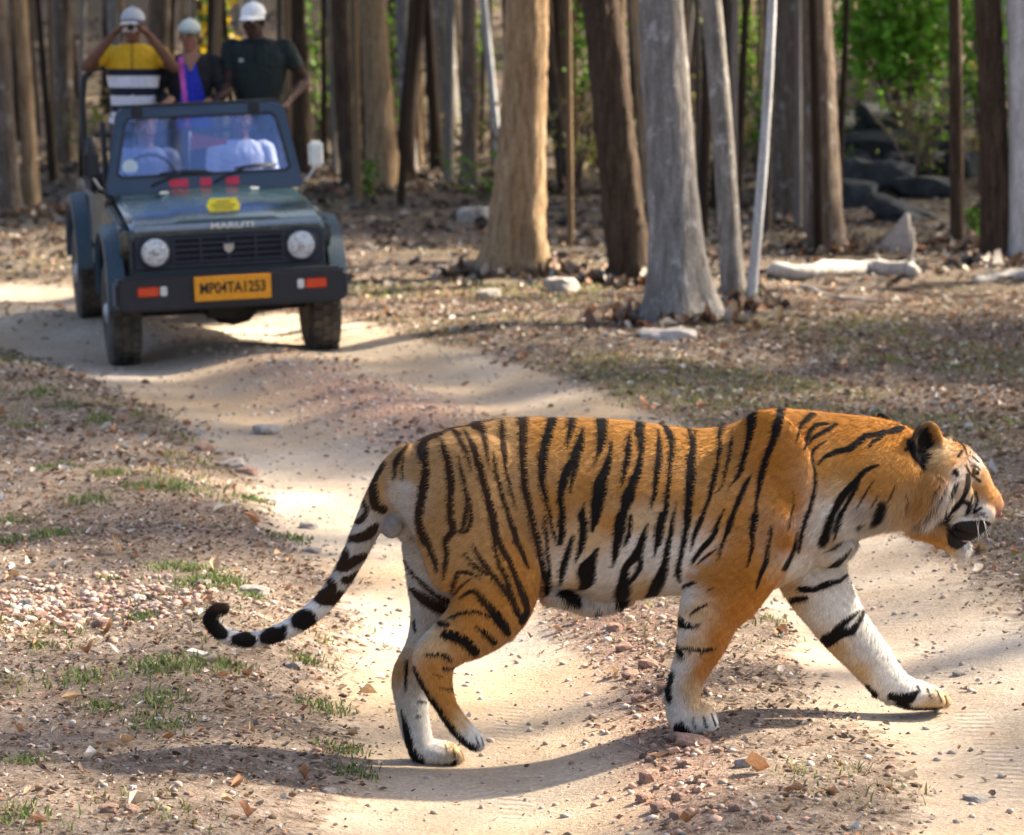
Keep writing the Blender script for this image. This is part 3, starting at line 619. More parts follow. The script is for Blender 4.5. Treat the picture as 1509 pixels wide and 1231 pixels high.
# uneven edges: jitter the lookup point with fine noise that runs along the hair
def n3(P, s, k):
    return vnoise(P[:, 0] * 1.0 + P[:, 1] * 0.7, P[:, 2] + P[:, 1] * 0.4, s, k)
JX = PX + 1.0 * n3(TV, 0.03, 5); JY = PY + 1.2 * n3(TV, 0.03, 6)
ZSETS = {NEAR: (NEAR,), BODY: (BODY, NH, NF, HEAD, TAIL), NH: (NH, BODY), NF: (NF, BODY), FH: (FH,), FF: (FF, ), TAIL: (TAIL, BODY), HEAD: (HEAD, BODY, NEAR)}
dark = np.zeros(len(TV)); FARV = PY * 0
for vk, zone, pts in STR:
    ox, oy, sc = VIEW[vk]; q = np.array(pts, float).reshape(-1, 3)
    q = np.c_[ox + q[:, 0] / sc, oy + q[:, 1] / sc, q[:, 2] / sc * 0.5 * ((1.14 if ox < 600 else 1.18) if zone in (BODY, TAIL, NH) else 1.08)]
    if len(q) > 2: q = catmull(q, 4)
    lo = q[:, :2].min(0) - q[:, 2].max() - 4; hi = q[:, :2].max(0) + q[:, 2].max() + 4
    idx = np.where(np.isin(TZ, ZSETS[zone]) & (JX > lo[0]) & (JX < hi[0]) & (JY > lo[1]) & (JY < hi[1]))[0]
    if not len(idx): continue
    x = JX[idx]; y = JY[idx]; best = np.full(len(idx), -9.0)
    for i in range(len(q) - 1):
        a, b = q[i], q[i + 1]; d = b[:2] - a[:2]; L2 = d @ d + 1e-9
        t = np.clip(((x - a[0]) * d[0] + (y - a[1]) * d[1]) / L2, 0, 1)
        dist = np.hypot(x - a[0] - t * d[0], y - a[1] - t * d[1])
        best = np.maximum(best, (a[2] + (b[2] - a[2]) * t) - dist)
    dark[idx] = np.maximum(dark[idx], sstep(-1.3, 1.3, best))
# ground colours of the coat: control points (px, py, colour), blended by distance
OR = (0.38, 0.150, 0.024); TO = (0.385, 0.175, 0.040); TN_ = (0.365, 0.205, 0.080); WH = (0.60, 0.58, 0.545); GY = (0.42, 0.38, 0.33); CR = (0.50, 0.345, 0.18); DG = (0.22, 0.21, 0.21); BK = (0.012, 0.010, 0.009)
CTRL = {
 'body': [(1120,620,OR),(1140,680,OR),(1160,740,OR),(1160,800,OR),(1190,640,OR),(1250,630,OR),(1300,640,OR),(1260,670,OR),(1330,650,OR),(1080,760,TO),(1110,850,OR),(1060,690,TO),(1040,640,TO),(1000,650,TO),(950,640,TO),
          (900,640,TO),(850,640,TO),(800,640,TO),(750,640,TN_),(700,650,TN_),(640,660,TN_),(610,700,TN_),(660,740,TN_),(640,800,TN_),(720,760,TN_),(760,820,TN_),(790,870,TO),(770,760,TN_),(820,740,TO),(870,720,TO),(930,720,TO),
          (980,720,TO),(1020,740,TO),(900,770,TO),(940,775,CR),(940,800,WH),(870,790,CR),(980,780,CR),(980,805,WH),(830,850,WH),(870,850,WH),(920,840,WH),(970,830,WH),(1000,860,WH),(1010,820,WH),(860,885,GY),(900,895,GY),(950,870,CR),(850,860,CR),
          (820,880,GY),(1220,690,TO),(1240,720,CR),(1230,760,WH),(1210,790,WH),(1190,840,WH),(1270,750,GY),(1250,780,WH),(1300,760,GY),(1225,800,CR),(1240,820,WH),(600,720,GY),(575,775,DG),(597,785,GY),(600,755,GY),(590,690,TN_),
          (1330,690,TO),(1300,690,TO),(1320,740,CR),(1290,720,TO),(1310,725,TO),(1265,725,TO),(1250,700,TO),(1280,700,TO),(1150,845,CR),(1170,835,WH)],
 'nh': [(690,690,TN_),(640,700,TN_),(640,790,TN_),(720,760,TN_),(760,830,TO),(700,830,TN_),(680,880,TO),(740,880,TO),(780,870,TO),(700,920,TO),(670,940,TO),(650,950,CR),(625,950,CR),(615,940,WH),(640,980,TO),(655,1010,TO),(670,1035,TO),(680,1060,CR),(700,1080,WH),(712,1095,WH),(660,1055,TO)],
 'fh': [(620,820,GY),(610,870,GY),(610,920,GY),(590,990,TN_),(610,1010,GY),(620,1040,WH),(615,1080,WH),(640,1105,WH),(670,1105,CR),(590,1050,GY),(650,1120,GY)],
 'nf': [(1140,700,OR),(1120,800,OR),(1090,850,OR),(1110,870,OR),(1085,900,OR),(1060,940,OR),(1050,970,OR),(1060,860,OR),(1030,840,TO),(1010,880,WH),(1025,900,CR),(1005,930,WH),(1020,950,CR),(1005,980,WH),(1030,990,OR),(1015,1010,CR),
        (995,1010,WH),(1025,1030,CR),(1000,1040,WH),(1040,1045,CR),(1055,1065,WH),(1010,1075,WH),(1035,1078,WH)],
 'ff': [(1180,800,CR),(1200,850,WH),(1165,870,CR),(1220,900,WH),(1250,920,WH),(1230,950,CR),(1280,960,WH),(1300,990,WH),(1270,990,CR),(1320,1010,WH),(1350,1020,WH),(1400,1030,CR),(1370,1040,CR),(1330,1030,GY)],
 'tail': [(600,700,TN_),(560,720,TN_),(540,780,GY),(500,860,GY),(470,900,WH),(420,930,WH),(360,945,WH),(330,940,WH)],
 'head': [(1320,650,OR),(1340,690,TO),(1360,700,TO),(1380,690,TN_),(1330,720,TO),(1350,740,TO),(1370,740,TO),(1325,745,CR),(1340,755,CR),(1355,770,CR),(1365,730,TO),(1375,725,TO),(1375,710,TO),(1365,745,TO),(1395,705,TO),(1395,690,CR),(1355,720,TO),(1345,720,TO),(1385,690,TO),(1385,720,TO),(1390,730,WH),(1375,755,WH),(1360,780,WH),(1405,715,WH),(1415,700,WH),
          (1380,770,WH),(1385,670,CR),(1400,665,CR),(1405,680,TO),(1415,660,TO),(1425,680,TO),(1440,684,WH),(1429,684,WH),(1436,707,WH),(1446,697,TO),(1445,715,TO),(1430,700,TO),(1438,708,TO),(1452,718,TO),(1457,728,OR),(1443,725,TO),(1462,742,TO),(1448,752,WH),(1436,755,WH),(1455,760,WH),(1442,762,WH),(1432,690,TO),(1462,735,OR),(1472,750,(0.26,0.10,0.04)),(1472,760,(0.20,0.09,0.07)),(1435,715,TO),(1430,720,CR),(1420,745,WH),(1440,745,WH),(1450,760,WH),
          (1400,770,WH),(1415,765,WH),(1455,768,GY),(1425,735,CR)],
 'jaw': [(1350,785,TO),(1370,795,TO),(1390,800,TO),(1405,815,CR),(1420,820,WH),(1430,808,WH),(1350,770,CR)],
 'ear': [(1345,640,(0.05,0.04,0.03)),(1360,620,(0.10,0.06,0.03)),(1385,640,TO),(1392,665,CR),(1370,655,BK),(1368,670,BK),(1375,690,CR),(1385,680,CR),(1352,680,BK),(1300,612,BK),(1322,632,BK),(1330,650,TO)],
}
ZK = {BODY: 'body', NH: 'nh', FH: 'fh', NF: 'nf', FF: 'ff', TAIL: 'tail', HEAD: 'head', JAW: 'jaw', NEAR: 'ear', FEAR: 'ear'}
C = np.zeros((len(TV), 3))
for z, k in ZK.items():
    idx = np.where(TZ == z)[0]
    if not len(idx): continue
    num = np.zeros((len(idx), 3)); den = np.zeros(len(idx))
    for cx, cy, cc in CTRL[k]:
        wgt = 1.0 / (((PX[idx] - cx) ** 2 + (PY[idx] - cy) ** 2) + 40.0) ** 1.7
        num += wgt[:, None] * np.array(cc); den += wgt
    C[idx] = num / den[:, None]
# soften the joins between zones by averaging over the mesh
E_ = np.empty(len(body_me.edges) * 2, np.int32); body_me.edges.foreach_get('vertices', E_); E_ = E_.reshape(-1, 2)
for it in range(14):
    acc = C.copy(); cnt = np.ones(len(C))
    for a, b in ((0, 1), (1, 0)):
        for ch in range(3): acc[:, ch] += np.bincount(E_[:, a], C[E_[:, b], ch], len(C))
        cnt += np.bincount(E_[:, a], minlength=len(C))
    C = acc / cnt[:, None]
# the dark lip line and mouth
mouth = np.array([(1393,779),(1415,768),(1450,766),(1462,772),(1455,788),(1432,794),(1420,806),(1411,811),(1396,800)], float)
def inpoly(x, y, P):
    r = np.zeros(len(x), bool); j = len(P) - 1
    for i in range(len(P)):
        xi, yi = P[i]; xj, yj = P[j]
        r ^= ((yi > y) != (yj > y)) & (x < (xj - xi) * (y - yi) / (yj - yi + 1e-9) + xi); j = i
    return r
mo = inpoly(JX, JY, mouth) & np.isin(TZ, (HEAD, JAW))
dark[mo] = np.maximum(dark[mo], 0.97)
strc = np.where((PX < 800)[:, None] & (PY < 900)[:, None], np.array([0.030, 0.016, 0.009]), np.array([0.010, 0.008, 0.007]))
# speckle and fine brightness variation of the hair
sp = 1 + 0.10 * n3(TV, 0.012, 8) + 0.07 * rngT.randn(len(TV)) + 0.08 * n3(TV, 0.09, 9)
C = np.clip(C * sp[:, None], 0, 1) * (1 - dark[:, None]) + strc * dark[:, None]
C = np.clip(C, 0.004, 0.9)
set_col(body_me, 'coat', C)
M = Mat('tiger_coat', 0.8, 0.08)
v_ = M.pos((60, 60, 240)); nn = M.noise(v_, 4.0, 4)
M.col(M.mix(0.22, M.attr('coat'), M.mix(1.0, M.attr('coat'), M.ramp(nn, [(0.3, (0.55,) * 3), (0.7, (1.45,) * 3)]), 'MULTIPLY')))
M.bump(nn, 0.35, 0.004); M.b.inputs['Sheen Weight'].default_value = 0.03; M.b.inputs['Sheen Roughness'].default_value = 0.5
tiger_mat = M.m
troot = empty('tiger', tp(1000, 1085, 0))
tag(troot, 'striped orange tiger with open mouth striding across the dirt track', 'tiger')
Moff = np.array(troot.location)
def tlink(name, me, mats, parent=None):
    me.transform(Matrix.Translation(-Vector(Moff)))
    return link(name, me, mats, parent or troot)
body_me.materials.clear()
tbody = tlink('body', body_me, tiger_mat)

# ---- fur: one thin leaf-shaped hair each, lit with the skin's own normal
NH_ = 250000
tri = np.array([tuple(p.vertices)[:3] for p in body_me.polygons] , np.int32)
pc = np.empty(len(body_me.polygons) * 3, np.float32); body_me.polygons.foreach_get('center', pc); pc = pc.reshape(-1, 3) + Moff
par = np.empty(len(body_me.polygons), np.float32); body_me.polygons.foreach_get('area', par)
ppx, ppy = proj(pc)
ln = np.full(len(pc), 0.0145)
def ell(cx, cy, rx, ry, v):
    g = np.exp(-((ppx - cx) / rx) ** 2 - ((ppy - cy) / ry) ** 2); global ln; ln = ln + g * v
ell(1345, 755, 34, 26, 0.036); ell(1375, 745, 26, 36, 0.032); ell(1425, 818, 14, 12, 0.018); ell(1300, 770, 40, 20, 0.016); ell(1380, 680, 14, 16, 0.018); ell(880, 885, 70, 22, 0.014); ell(1235, 790, 50, 30, 0.012)
ell(1000, 1000, 25, 40, 0.008); ell(318, 905, 20, 20, 0.008); ell(1460, 740, 30, 40, -0.008); ell(1440, 700, 20, 20, -0.006); ell(1430, 780, 40, 16, -0.007); ell(1050, 1068, 25, 25, -0.005); ell(1390, 1035, 30, 20, -0.005); ell(577, 774, 22, 24, -0.008)
ln = np.clip(ln, 0.003, 0.06)
wgt = par * (1 + (ln > 0.018) * 0.8); wgt = wgt / wgt.sum()
pick = rngT.choice(len(pc), NH_, p=wgt)
r1 = rngT.rand(NH_, 1); r2 = rngT.rand(NH_, 1)
ta = tri[pick]; base = TV[ta[:, 0]] + (TV[ta[:, 1]] - TV[ta[:, 0]]) * r1 + (TV[ta[:, 2]] - TV[ta[:, 1]]) * r1 * r2
nb = TN[ta[:, 0]]; cb = C[ta[:, 0]]
bx_, by_ = proj(base)
flow = np.tile(np.array([-0.9, 0.0, -0.45]), (NH_, 1))
legm = by_ > 880; flow[legm] = np.array([-0.25, 0, -1.0])
hm = (bx_ > 1310); flow[hm] = np.array([-0.75, 0, -0.75])
chk = (bx_ > 1315) & (bx_ < 1400) & (by_ > 690); flow[chk] = np.array([-0.45, 0, -1.0])
tl = TZ[ta[:, 0]] == TAIL; flow[tl] = np.array([-0.6, 0, -0.7])
flow = flow + rngT.randn(NH_, 3) * 0.22
flow = flow - nb * np.sum(flow * nb, 1)[:, None]
flow = flow / (np.linalg.norm(flow, axis=1)[:, None] + 1e-6)
hl = (ln[pick] * (0.6 + 0.7 * rngT.rand(NH_)))[:, None]
tip = base + (flow * 0.86 + nb * 0.36) * hl
sidev = np.cross(flow, nb); wd = (0.0007 + 0.0005 * rngT.rand(NH_))[:, None]
b0 = base - nb * 0.001
HV = np.stack([b0 - sidev * wd, b0 + sidev * wd, tip], 1).reshape(-1, 3) - Moff
fur = mesh_np('fur', HV, np.arange(NH_ * 3).reshape(-1, 3))
hc = cb * (0.72 + 0.62 * rngT.rand(NH_, 1)); hc = np.clip(hc, 0.004, 0.92)
set_col(fur, 'coat', np.repeat(hc, 3, 0))
fur.normals_split_custom_set_from_vertices(np.repeat(nb, 3, 0))
fo = link('fur', fur, tiger_mat, tbody); tag(fo, kind='stuff')

# ---- eye, nose leather, claws, whiskers, mouth lining
def uvs(c, r, sx=1, sy=1, sz=1, seg=16, name='s'):
    m = bpy.data.meshes.new(name); b = bmesh.new()
    bmesh.ops.create_uvsphere(b, u_segments=seg, v_segments=max(6, seg // 2), radius=r)
    for v in b.verts: v.co = Vector((v.co.x * sx, v.co.y * sy, v.co.z * sz)) + Vector(c)
    b.to_mesh(m); b.free(); m.polygons.foreach_set('use_smooth', np.ones(len(m.polygons), bool)); return m
m_eye = simple('tiger_amber_eye', (0.13, 0.075, 0.015), 0.08, 0.6); m_pup = simple('tiger_pupil', (0.005, 0.005, 0.005), 0.05, 0.6)
m_nose = simple('tiger_nose_leather', (0.20, 0.075, 0.06), 0.45, 0.4); m_mouth = simple('tiger_mouth_lining', (0.010, 0.006, 0.006), 0.5, 0.3); m_wh = simple('whisker_white', (0.8, 0.8, 0.78), 0.5)
m_claw = simple('claw_horn', (0.45, 0.38, 0.28), 0.4)
for dyy in (-12, 50):
    e = tlink('eye', uvs(tp(1436, 694, dyy - 3 if dyy < 0 else dyy + 3), 0.0118, name='eye'), m_eye)
    link('pupil', uvs(tp(1440, 696, dyy + (-5 if dyy < 0 else 5)) - Moff, 0.0075, 1, 1, 1.2, name='pupil'), m_pup, e)
tlink('nose', uvs(tp(1470, 757, 28), 0.016, 0.85, 1.3, 0.85, name='nose'), m_nose)
tlink('mouth_lining', mesh_np('mouth_lining', *loft_px([(1384, 782, 14, 10, 24), (1405, 786, 17, 11, 25), (1425, 783, 16, 10, 26), (1443, 777, 11, 8, 28), (1452, 773, 6, 6, 28)], 14, 3)), m_mouth)
tlink('tongue', mesh_np('tongue', *loft_px([(1390, 792, 5, 14, 22), (1408, 797, 5, 13, 24), (1424, 798, 4, 10, 26)], 12, 3)), simple('tongue_pink', (0.35, 0.09, 0.08), 0.4))
for dyy, sgn in ((-2, -1), (54, 1)):
    for i in range(5):
        p0 = tp(1440 + (i % 3) * 5, 752 + i * 2.4, dyy); L = 0.06 + 0.015 * (i % 3)
        dirv = np.array([0.30 - 0.22 * i, 0.9 * sgn, -0.75 - 0.06 * i]); dirv = dirv / np.linalg.norm(dirv)
        pts = []
        for k in range(5):
            t = k / 4; pts.append(p0 + dirv * L * t + np.array([0.02 * t * t, 0, -0.02 * t * t]) - Moff)
        link('whisker', tube('whisker', pts, [0.0007 * (1 - 0.7 * k / 4) for k in range(5)], 4), m_wh, troot)
# ================================================================== TREES
def bark(name, c0, c1, c2, furrow=1.0, patch=None, lich=None):
    M = Mat(name, 0.9, 0.15)
    v = M.pos((1, 1, 0.16)); a = M.noise(v, 22, 6, 0.65, 0.4); b = M.noise(M.pos((1, 1, 0.5)), 3.2, 4, 0.6); f = M.noise(M.pos((1, 1, 0.5)), 60, 3, 0.6)
    c = M.ramp(a, [(0.30, c0), (0.5, c1), (0.72, c2)])
    c = M.mix(M.ramp(b, [(0.40, (0, 0, 0)), (0.66, (0.75,) * 3)]), c, M.ramp(a, [(0.3, tuple(q * 0.6 for q in c1)), (0.7, c1)]))
    if lich: c = M.mix(M.ramp(M.noise(M.pos((1, 1, 0.7)), 7, 4, 0.7), [(0.56, (0, 0, 0)), (0.66, (0.8,) * 3)]), c, lich)
    c = M.mix(0.5, c, M.mix(1.0, c, M.ramp(f, [(0.3, (0.6,) * 3), (0.7, (1.35,) * 3)]), 'MULTIPLY'))
    M.col(c); M.bump(M.math('ADD', a, M.math('MULTIPLY', f, 0.25)), 0.9 * furrow, 0.05); return M.m
BARK = {'grey': bark('bark_grey', (0.115, 0.098, 0.085), (0.225, 0.202, 0.180), (0.35, 0.322, 0.295), 0.75, lich=(0.43, 0.405, 0.375)),
        'tan': bark('bark_tan', (0.18, 0.105, 0.055), (0.36, 0.24, 0.135), (0.52, 0.385, 0.25), 1.1),
        'dark': bark('bark_dark', (0.030, 0.020, 0.014), (0.075, 0.050, 0.034), (0.13, 0.095, 0.068), 1.3),
        'brown': bark('bark_brown', (0.075, 0.052, 0.038), (0.155, 0.115, 0.085), (0.25, 0.195, 0.15), 1.0, lich=(0.30, 0.29, 0.27)),
        'pale': bark('bark_pale', (0.30, 0.29, 0.28), (0.46, 0.455, 0.46), (0.60, 0.60, 0.61), 0.35),
        'dead': bark('bark_dead_wood', (0.24, 0.20, 0.17), (0.42, 0.385, 0.35), (0.58, 0.55, 0.52), 0.6)}
rt = np.random.RandomState(77)
def trunk_mesh(name, P, R, seg, lobes=0.0, rough=0.03, seed=0, flare_h=0.6):
    P = np.asarray(P); n = len(P); rr = np.random.RandomState(seed)
    ph = rr.rand(4) * 6.28; nl = rr.randint(4, 7); wob = []
    for i in range(n):
        h = P[i][2] - P[0][2]; row = []
        fl = math.exp(-max(0, h) / flare_h)
        for k in range(seg):
            a = 2 * math.pi * k / seg
            row.append(1 + lobes * fl * (0.55 * math.cos(nl * a + ph[0]) + 0.45 * math.cos((nl - 2) * a + ph[1])) + rough * (math.sin(9 * a + ph[2] + 0.5 * h) * 0.5 + math.sin(5 * a + ph[3] - 1.3 * h) * 0.5) + rough * 0.5 * rr.randn())
        wob.append(row)
    wob = np.array(wob); hh = P[:, 2] - P[0][2]; aa = 2 * math.pi * np.arange(seg) / seg
    for _ in range(7):
        a0, h0 = rr.rand() * 6.28, rr.uniform(0.5, 3.2); da = np.abs((aa - a0 + math.pi) % (2 * math.pi) - math.pi)
        wob = wob + rr.uniform(-0.10, 0.16) * np.exp(-(da / 0.28) ** 2)[None, :] * np.exp(-((hh - h0) / 0.10) ** 2)[:, None]
    V, Fc = tube_vf(P, R, seg, wob=wob); return mesh_np(name, V, Fc)
# shared crowns: leaf-sized faces gathered in clumps on forking twigs
m_leaf = tinted('leaf_green', 0.55, 0.45, 0.3); m_twig = BARK['brown']
def leaf_cards(cen, size, n_rng, cols, droop=0.3):
    n = len(cen); d = n_rng.randn(n, 3); d[:, 2] = d[:, 2] * 0.5 - droop; d /= np.linalg.norm(d, axis=1)[:, None]
    u = np.cross(d, n_rng.randn(n, 3)); u /= np.linalg.norm(u, axis=1)[:, None] + 1e-9; nn = np.cross(d, u)
    L = size[:, None]; W = L * 0.30
    V = np.stack([cen, cen + d * L * 0.5 + u * W + nn * L * 0.06, cen + d * L, cen + d * L * 0.5 - u * W + nn * L * 0.06], 1).reshape(-1, 3)
    q = np.arange(n * 4).reshape(n, 4); return V, np.concatenate([q[:, [0, 1, 2]], q[:, [0, 2, 3]]]), np.repeat(cols, 4, 0)
def crown_mesh(name, rx, rz, nclump, nleaf, lsize, seed, green=0.75):
    r = np.random.RandomState(seed); d = r.randn(nclump, 3); d /= np.linalg.norm(d, axis=1)[:, None]
    cc = d * (0.35 + 0.65 * r.rand(nclump, 1) ** 0.6) * np.array([rx, rx, rz])
    k = r.randint(0, nclump, nleaf); cs = 0.35 + 0.45 * r.rand(nclump)
    cen = cc[k] + r.randn(nleaf, 3) * cs[k][:, None] * np.array([1, 1, 0.6])
    A = np.array((0.055, 0.11, 0.018)); B = np.array((0.17, 0.16, 0.035)); t = np.clip(green + 0.25 * r.randn(nclump), 0, 1)[k][:, None]
    cols = (A * t + B * (1 - t)) * (0.7 + 0.6 * r.rand(nleaf, 1))
    V, Fc, cl = leaf_cards(cen, lsize * (0.6 + 0.8 * r.rand(nleaf)), r, cols)
    me = mesh_np(name, V, Fc); set_col(me, 'tint', cl); me.materials.append(m_leaf); return me
def limb_mesh(name, rx, rz, seed, mat, r0=0.09):
    r = np.random.RandomState(seed); Vs = []; Fs = []; o = 0
    for i in range(7):
        a = 6.283 * i / 7 + r.rand(); L = rx * (0.6 + 0.4 * r.rand()); up = rz * (0.1 + 0.7 * r.rand())
        P = [np.array([0, 0, -rz * 0.9])] + [np.array([math.cos(a) * L * t, math.sin(a) * L * t, -rz * 0.9 + (up + rz * 0.9) * t ** 0.8]) + r.randn(3) * 0.08 for t in (0.25, 0.5, 0.75, 1.0)]
        V, Fq = tube_vf(P, [r0, r0 * 0.8, r0 * 0.55, r0 * 0.33, r0 * 0.12], 6); Vs += V; Fs += [tuple(j + o for j in f) for f in Fq]; o += len(V)
    me = mesh_np(name, Vs, Fs); me.materials.append(mat); return me
CROWNS = [(crown_mesh('crown_a', 2.6, 1.7, 46, 1500, 0.24, 1), 2.6, 1.7), (crown_mesh('crown_b', 2.1, 2.0, 38, 1100, 0.22, 2, 0.5), 2.1, 2.0), (crown_mesh('crown_c', 3.1, 1.6, 50, 1700, 0.26, 3), 3.1, 1.6), (crown_mesh('crown_bare', 2.3, 1.8, 20, 260, 0.2, 4, 0.3), 2.3, 1.8)]
LIMBS = {}
def limbs_for(i, kind):
    if (i, kind) not in LIMBS: LIMBS[(i, kind)] = limb_mesh('limbs_%d' % i, CROWNS[i][1], CROWNS[i][2], 40 + i, BARK[kind])
    return LIMBS[(i, kind)]
def tree(name, label, base, top_dir, r0, kind, H=8.5, crown=0, seg=20, lobes=0.12, rings=70, bow=(0, 0), group=None, flare=1.5, seed=0, scale=1.0, flare_h=0.45):
    """base: point on the ground; top_dir: lean (dx, dy per metre up)"""
    root = empty(name, base); tag(root, label, 'tree', group)
    hs = np.r_[-0.25, np.linspace(0, 0.7, 9), np.linspace(0.9, 3.2, rings // 2), np.linspace(3.6, H, rings // 3)]
    P = [np.array([top_dir[0] * h + bow[0] * math.sin(min(h, 3.0) / 3.0 * math.pi) , top_dir[1] * h + bow[1] * math.sin(min(h, 3.0) / 3.0 * math.pi), h]) for h in hs]
    R = [r0 * (1 + (flare - 1) * math.exp(-max(h, 0) / (flare_h * 0.6))) * (1 - 0.45 * max(h, 0) / H) for h in hs]
    link('trunk', trunk_mesh('trunk', P, R, seg, lobes, 0.035 if kind in ('grey', 'pale') else 0.065, seed, flare_h), BARK[kind], root)
    if crown is not None:
        me, rx, rz = CROWNS[crown]
        c = bpy.data.objects.new('crown', me); col.objects.link(c); c.parent = root; c.location = P[-1] + np.array([0, 0, rz * 0.75 * scale]); c.rotation_euler = (0, 0, rt.rand() * 6.28); c.scale = (scale,) * 3
        l = bpy.data.objects.new('limbs', limbs_for(crown, kind)); col.objects.link(l); l.parent = root; l.location = c.location; l.rotation_euler = c.rotation_euler; l.scale = c.scale
    return root
BASES = []
def ptree(name, label, bx, by, tx, wpx, kind, crown=0, group=None, seed=0, midx=None, **kw):
    """bx,by: photo pixel of the foot; tx: where it leaves the top of the picture; wpx: width in the picture"""
    b = gpt(bx, by); s = b[1] / F; BASES.append((b[0], b[1] + wpx * s * 0.3, wpx * s / 2))
    p = at(tx, 0, b[1]); h = p[2] - b[2]; lean = (p[0] - b[0]) / h
    bow = 0
    if midx is not None:
        q = at(midx, by / 2, b[1]); bow = q[0] - (b[0] + lean * (q[2] - b[2]))
    return tree(name, label, (b[0], b[1] + wpx * s * 0.3, b[2]), (lean, 0.0), wpx * s / 2, kind, crown=crown, group=group, seed=seed, bow=(bow, 0), **kw)
ptree('tree', 'thick tan furrowed trunk with a flared foot beside a dark leaning trunk', 757, 408, 773, 70, 'tan', 0, seed=1, midx=771, flare=1.75, lobes=0.22, seg=30, flare_h=0.7)
ptree('tree', 'dark brown furrowed trunk leaning between the tan and the grey trunks', 931, 420, 887, 62, 'dark', 1, seed=2, midx=908, flare=1.12, seg=26, lobes=0.06)
ptree('tree', 'smooth grey trunk with spreading root flare at the edge of the track', 1003, 474, 973, 74, 'grey', 2, seed=3, midx=990, flare=1.85, lobes=0.26, seg=36, flare_h=0.5)
ptree('tree', 'slender grey trunk close behind the smooth grey tree', 1082, 452, 1045, 34, 'grey', 3, seed=4, midx=1068, flare=1.2)
ptree('tree', 'thin crooked whitish stem beside the slender grey trunk', 1106, 456, 1133, 15, 'pale', 3, seed=5, midx=1126, flare=1.1, lobes=0.04)
ptree('tree', 'brown trunk standing behind the long fallen white log', 1222, 372, 1205, 48, 'brown', 0, seed=6, midx=1212, flare=1.3, lobes=0.15)
ptree('tree', 'dark brown trunk just left of the one behind the white log', 1166, 328, 1178, 46, 'brown', 1, seed=7, flare=1.2)
ptree('tree', 'thin dark stem standing between the boulders and the dark trunk', 1412, 368, 1408, 21, 'dark', 3, seed=8, flare=1.15)
ptree('tree', 'dark trunk beside the pale bluish trunk near the second log', 1470, 394, 1453, 44, 'dark', 2, seed=9, midx=1466, flare=1.15)
ptree('tree', 'pale bluish white trunk standing by the end of the second log', 1516, 392, 1511, 54, 'pale', 1, seed=10, flare=1.2, lobes=0.08)
ptree('tree', 'tan brown trunk rising just behind the jeep, beyond its white mirror', 566, 284, 549, 44, 'tan', 0, seed=11, midx=556, flare=1.5, lobes=0.15)
ptree('tree', 'dark trunk rising right behind the person in dark green', 445, 262, 434, 34, 'dark', 1, seed=12, flare=1.15)
ptree('tree', 'slim dark stem between the jeep and the tan brown trunk', 514, 286, 500, 22, 'dark', 3, seed=13, flare=1.15)
ptree('tree', 'thin whitish stem leaning against the thick tan trunk', 738, 262, 712, 13, 'pale', None, seed=14, flare=1.05, lobes=0.03)
ptree('tree', 'thin dark stem leaning behind the thick tan trunk', 834, 286, 800, 20, 'dark', None, seed=15, flare=1.15)
ptree('tree', 'broad grey trunk deep in the wood behind the tan brown one', 657, 222, 648, 44, 'grey', 1, seed=16, flare=1.3, lobes=0.15)
ptree('tree', 'slim grey trunk deep in the wood beside the broad grey one', 604, 262, 592, 24, 'grey', 3, seed=17, flare=1.15)
ptree('tree', 'short flared grey brown trunk deep in the wood near the whitish stem', 692, 282, 690, 24, 'brown', 0, seed=18, flare=1.6)
ptree('tree', 'leaning brown trunk at the bend behind the jeep, first of a pair', 16, 320, -8, 32, 'brown', 0, seed=19, flare=1.2)
ptree('tree', 'brown trunk at the bend behind the jeep, second of a pair', 48, 318, 28, 24, 'tan', 3, seed=20, flare=1.2)
ptree('tree', 'grey trunk standing behind the person in the yellow shirt', 94, 250, 92, 30, 'brown', 1, seed=21, flare=1.2)
ptree('tree', 'dull brown trunk behind the jeep between its standing passengers', 228, 240, 236, 34, 'brown', 2, seed=22, flare=1.2)
ptree('tree', 'reddish brown trunk behind the smooth grey tree', 1150, 300, 1158, 26, 'brown', 3, seed=23, flare=1.2)
ptree('tree', 'slim tan stem behind the dark leaning trunk', 958, 310, 934, 16, 'tan', None, seed=24, flare=1.1)
lx_ = []; ly_ = []
for bx, by, br in BASES:
    n = 160; a = R_.rand(n) * 6.283; q = br * 1.25 + np.abs(R_.randn(n)) * (0.10 + br * 0.7)
    lx_.append(bx + np.cos(a) * q); ly_.append(by + np.sin(a) * q)
lx_ = np.concatenate(lx_); ly_ = np.concatenate(ly_)
tag(link('leaf_drift', leaf_mesh('leaf_drift', lx_, ly_, 0.05 + 0.09 * R_.rand(len(lx_)), 0.7, pal(len(lx_)) * 0.8, lift=0.012, bend=0.6), m_litter), 'drifts of dry leaves gathered round the feet of the trunks', 'leaves', kind='stuff')
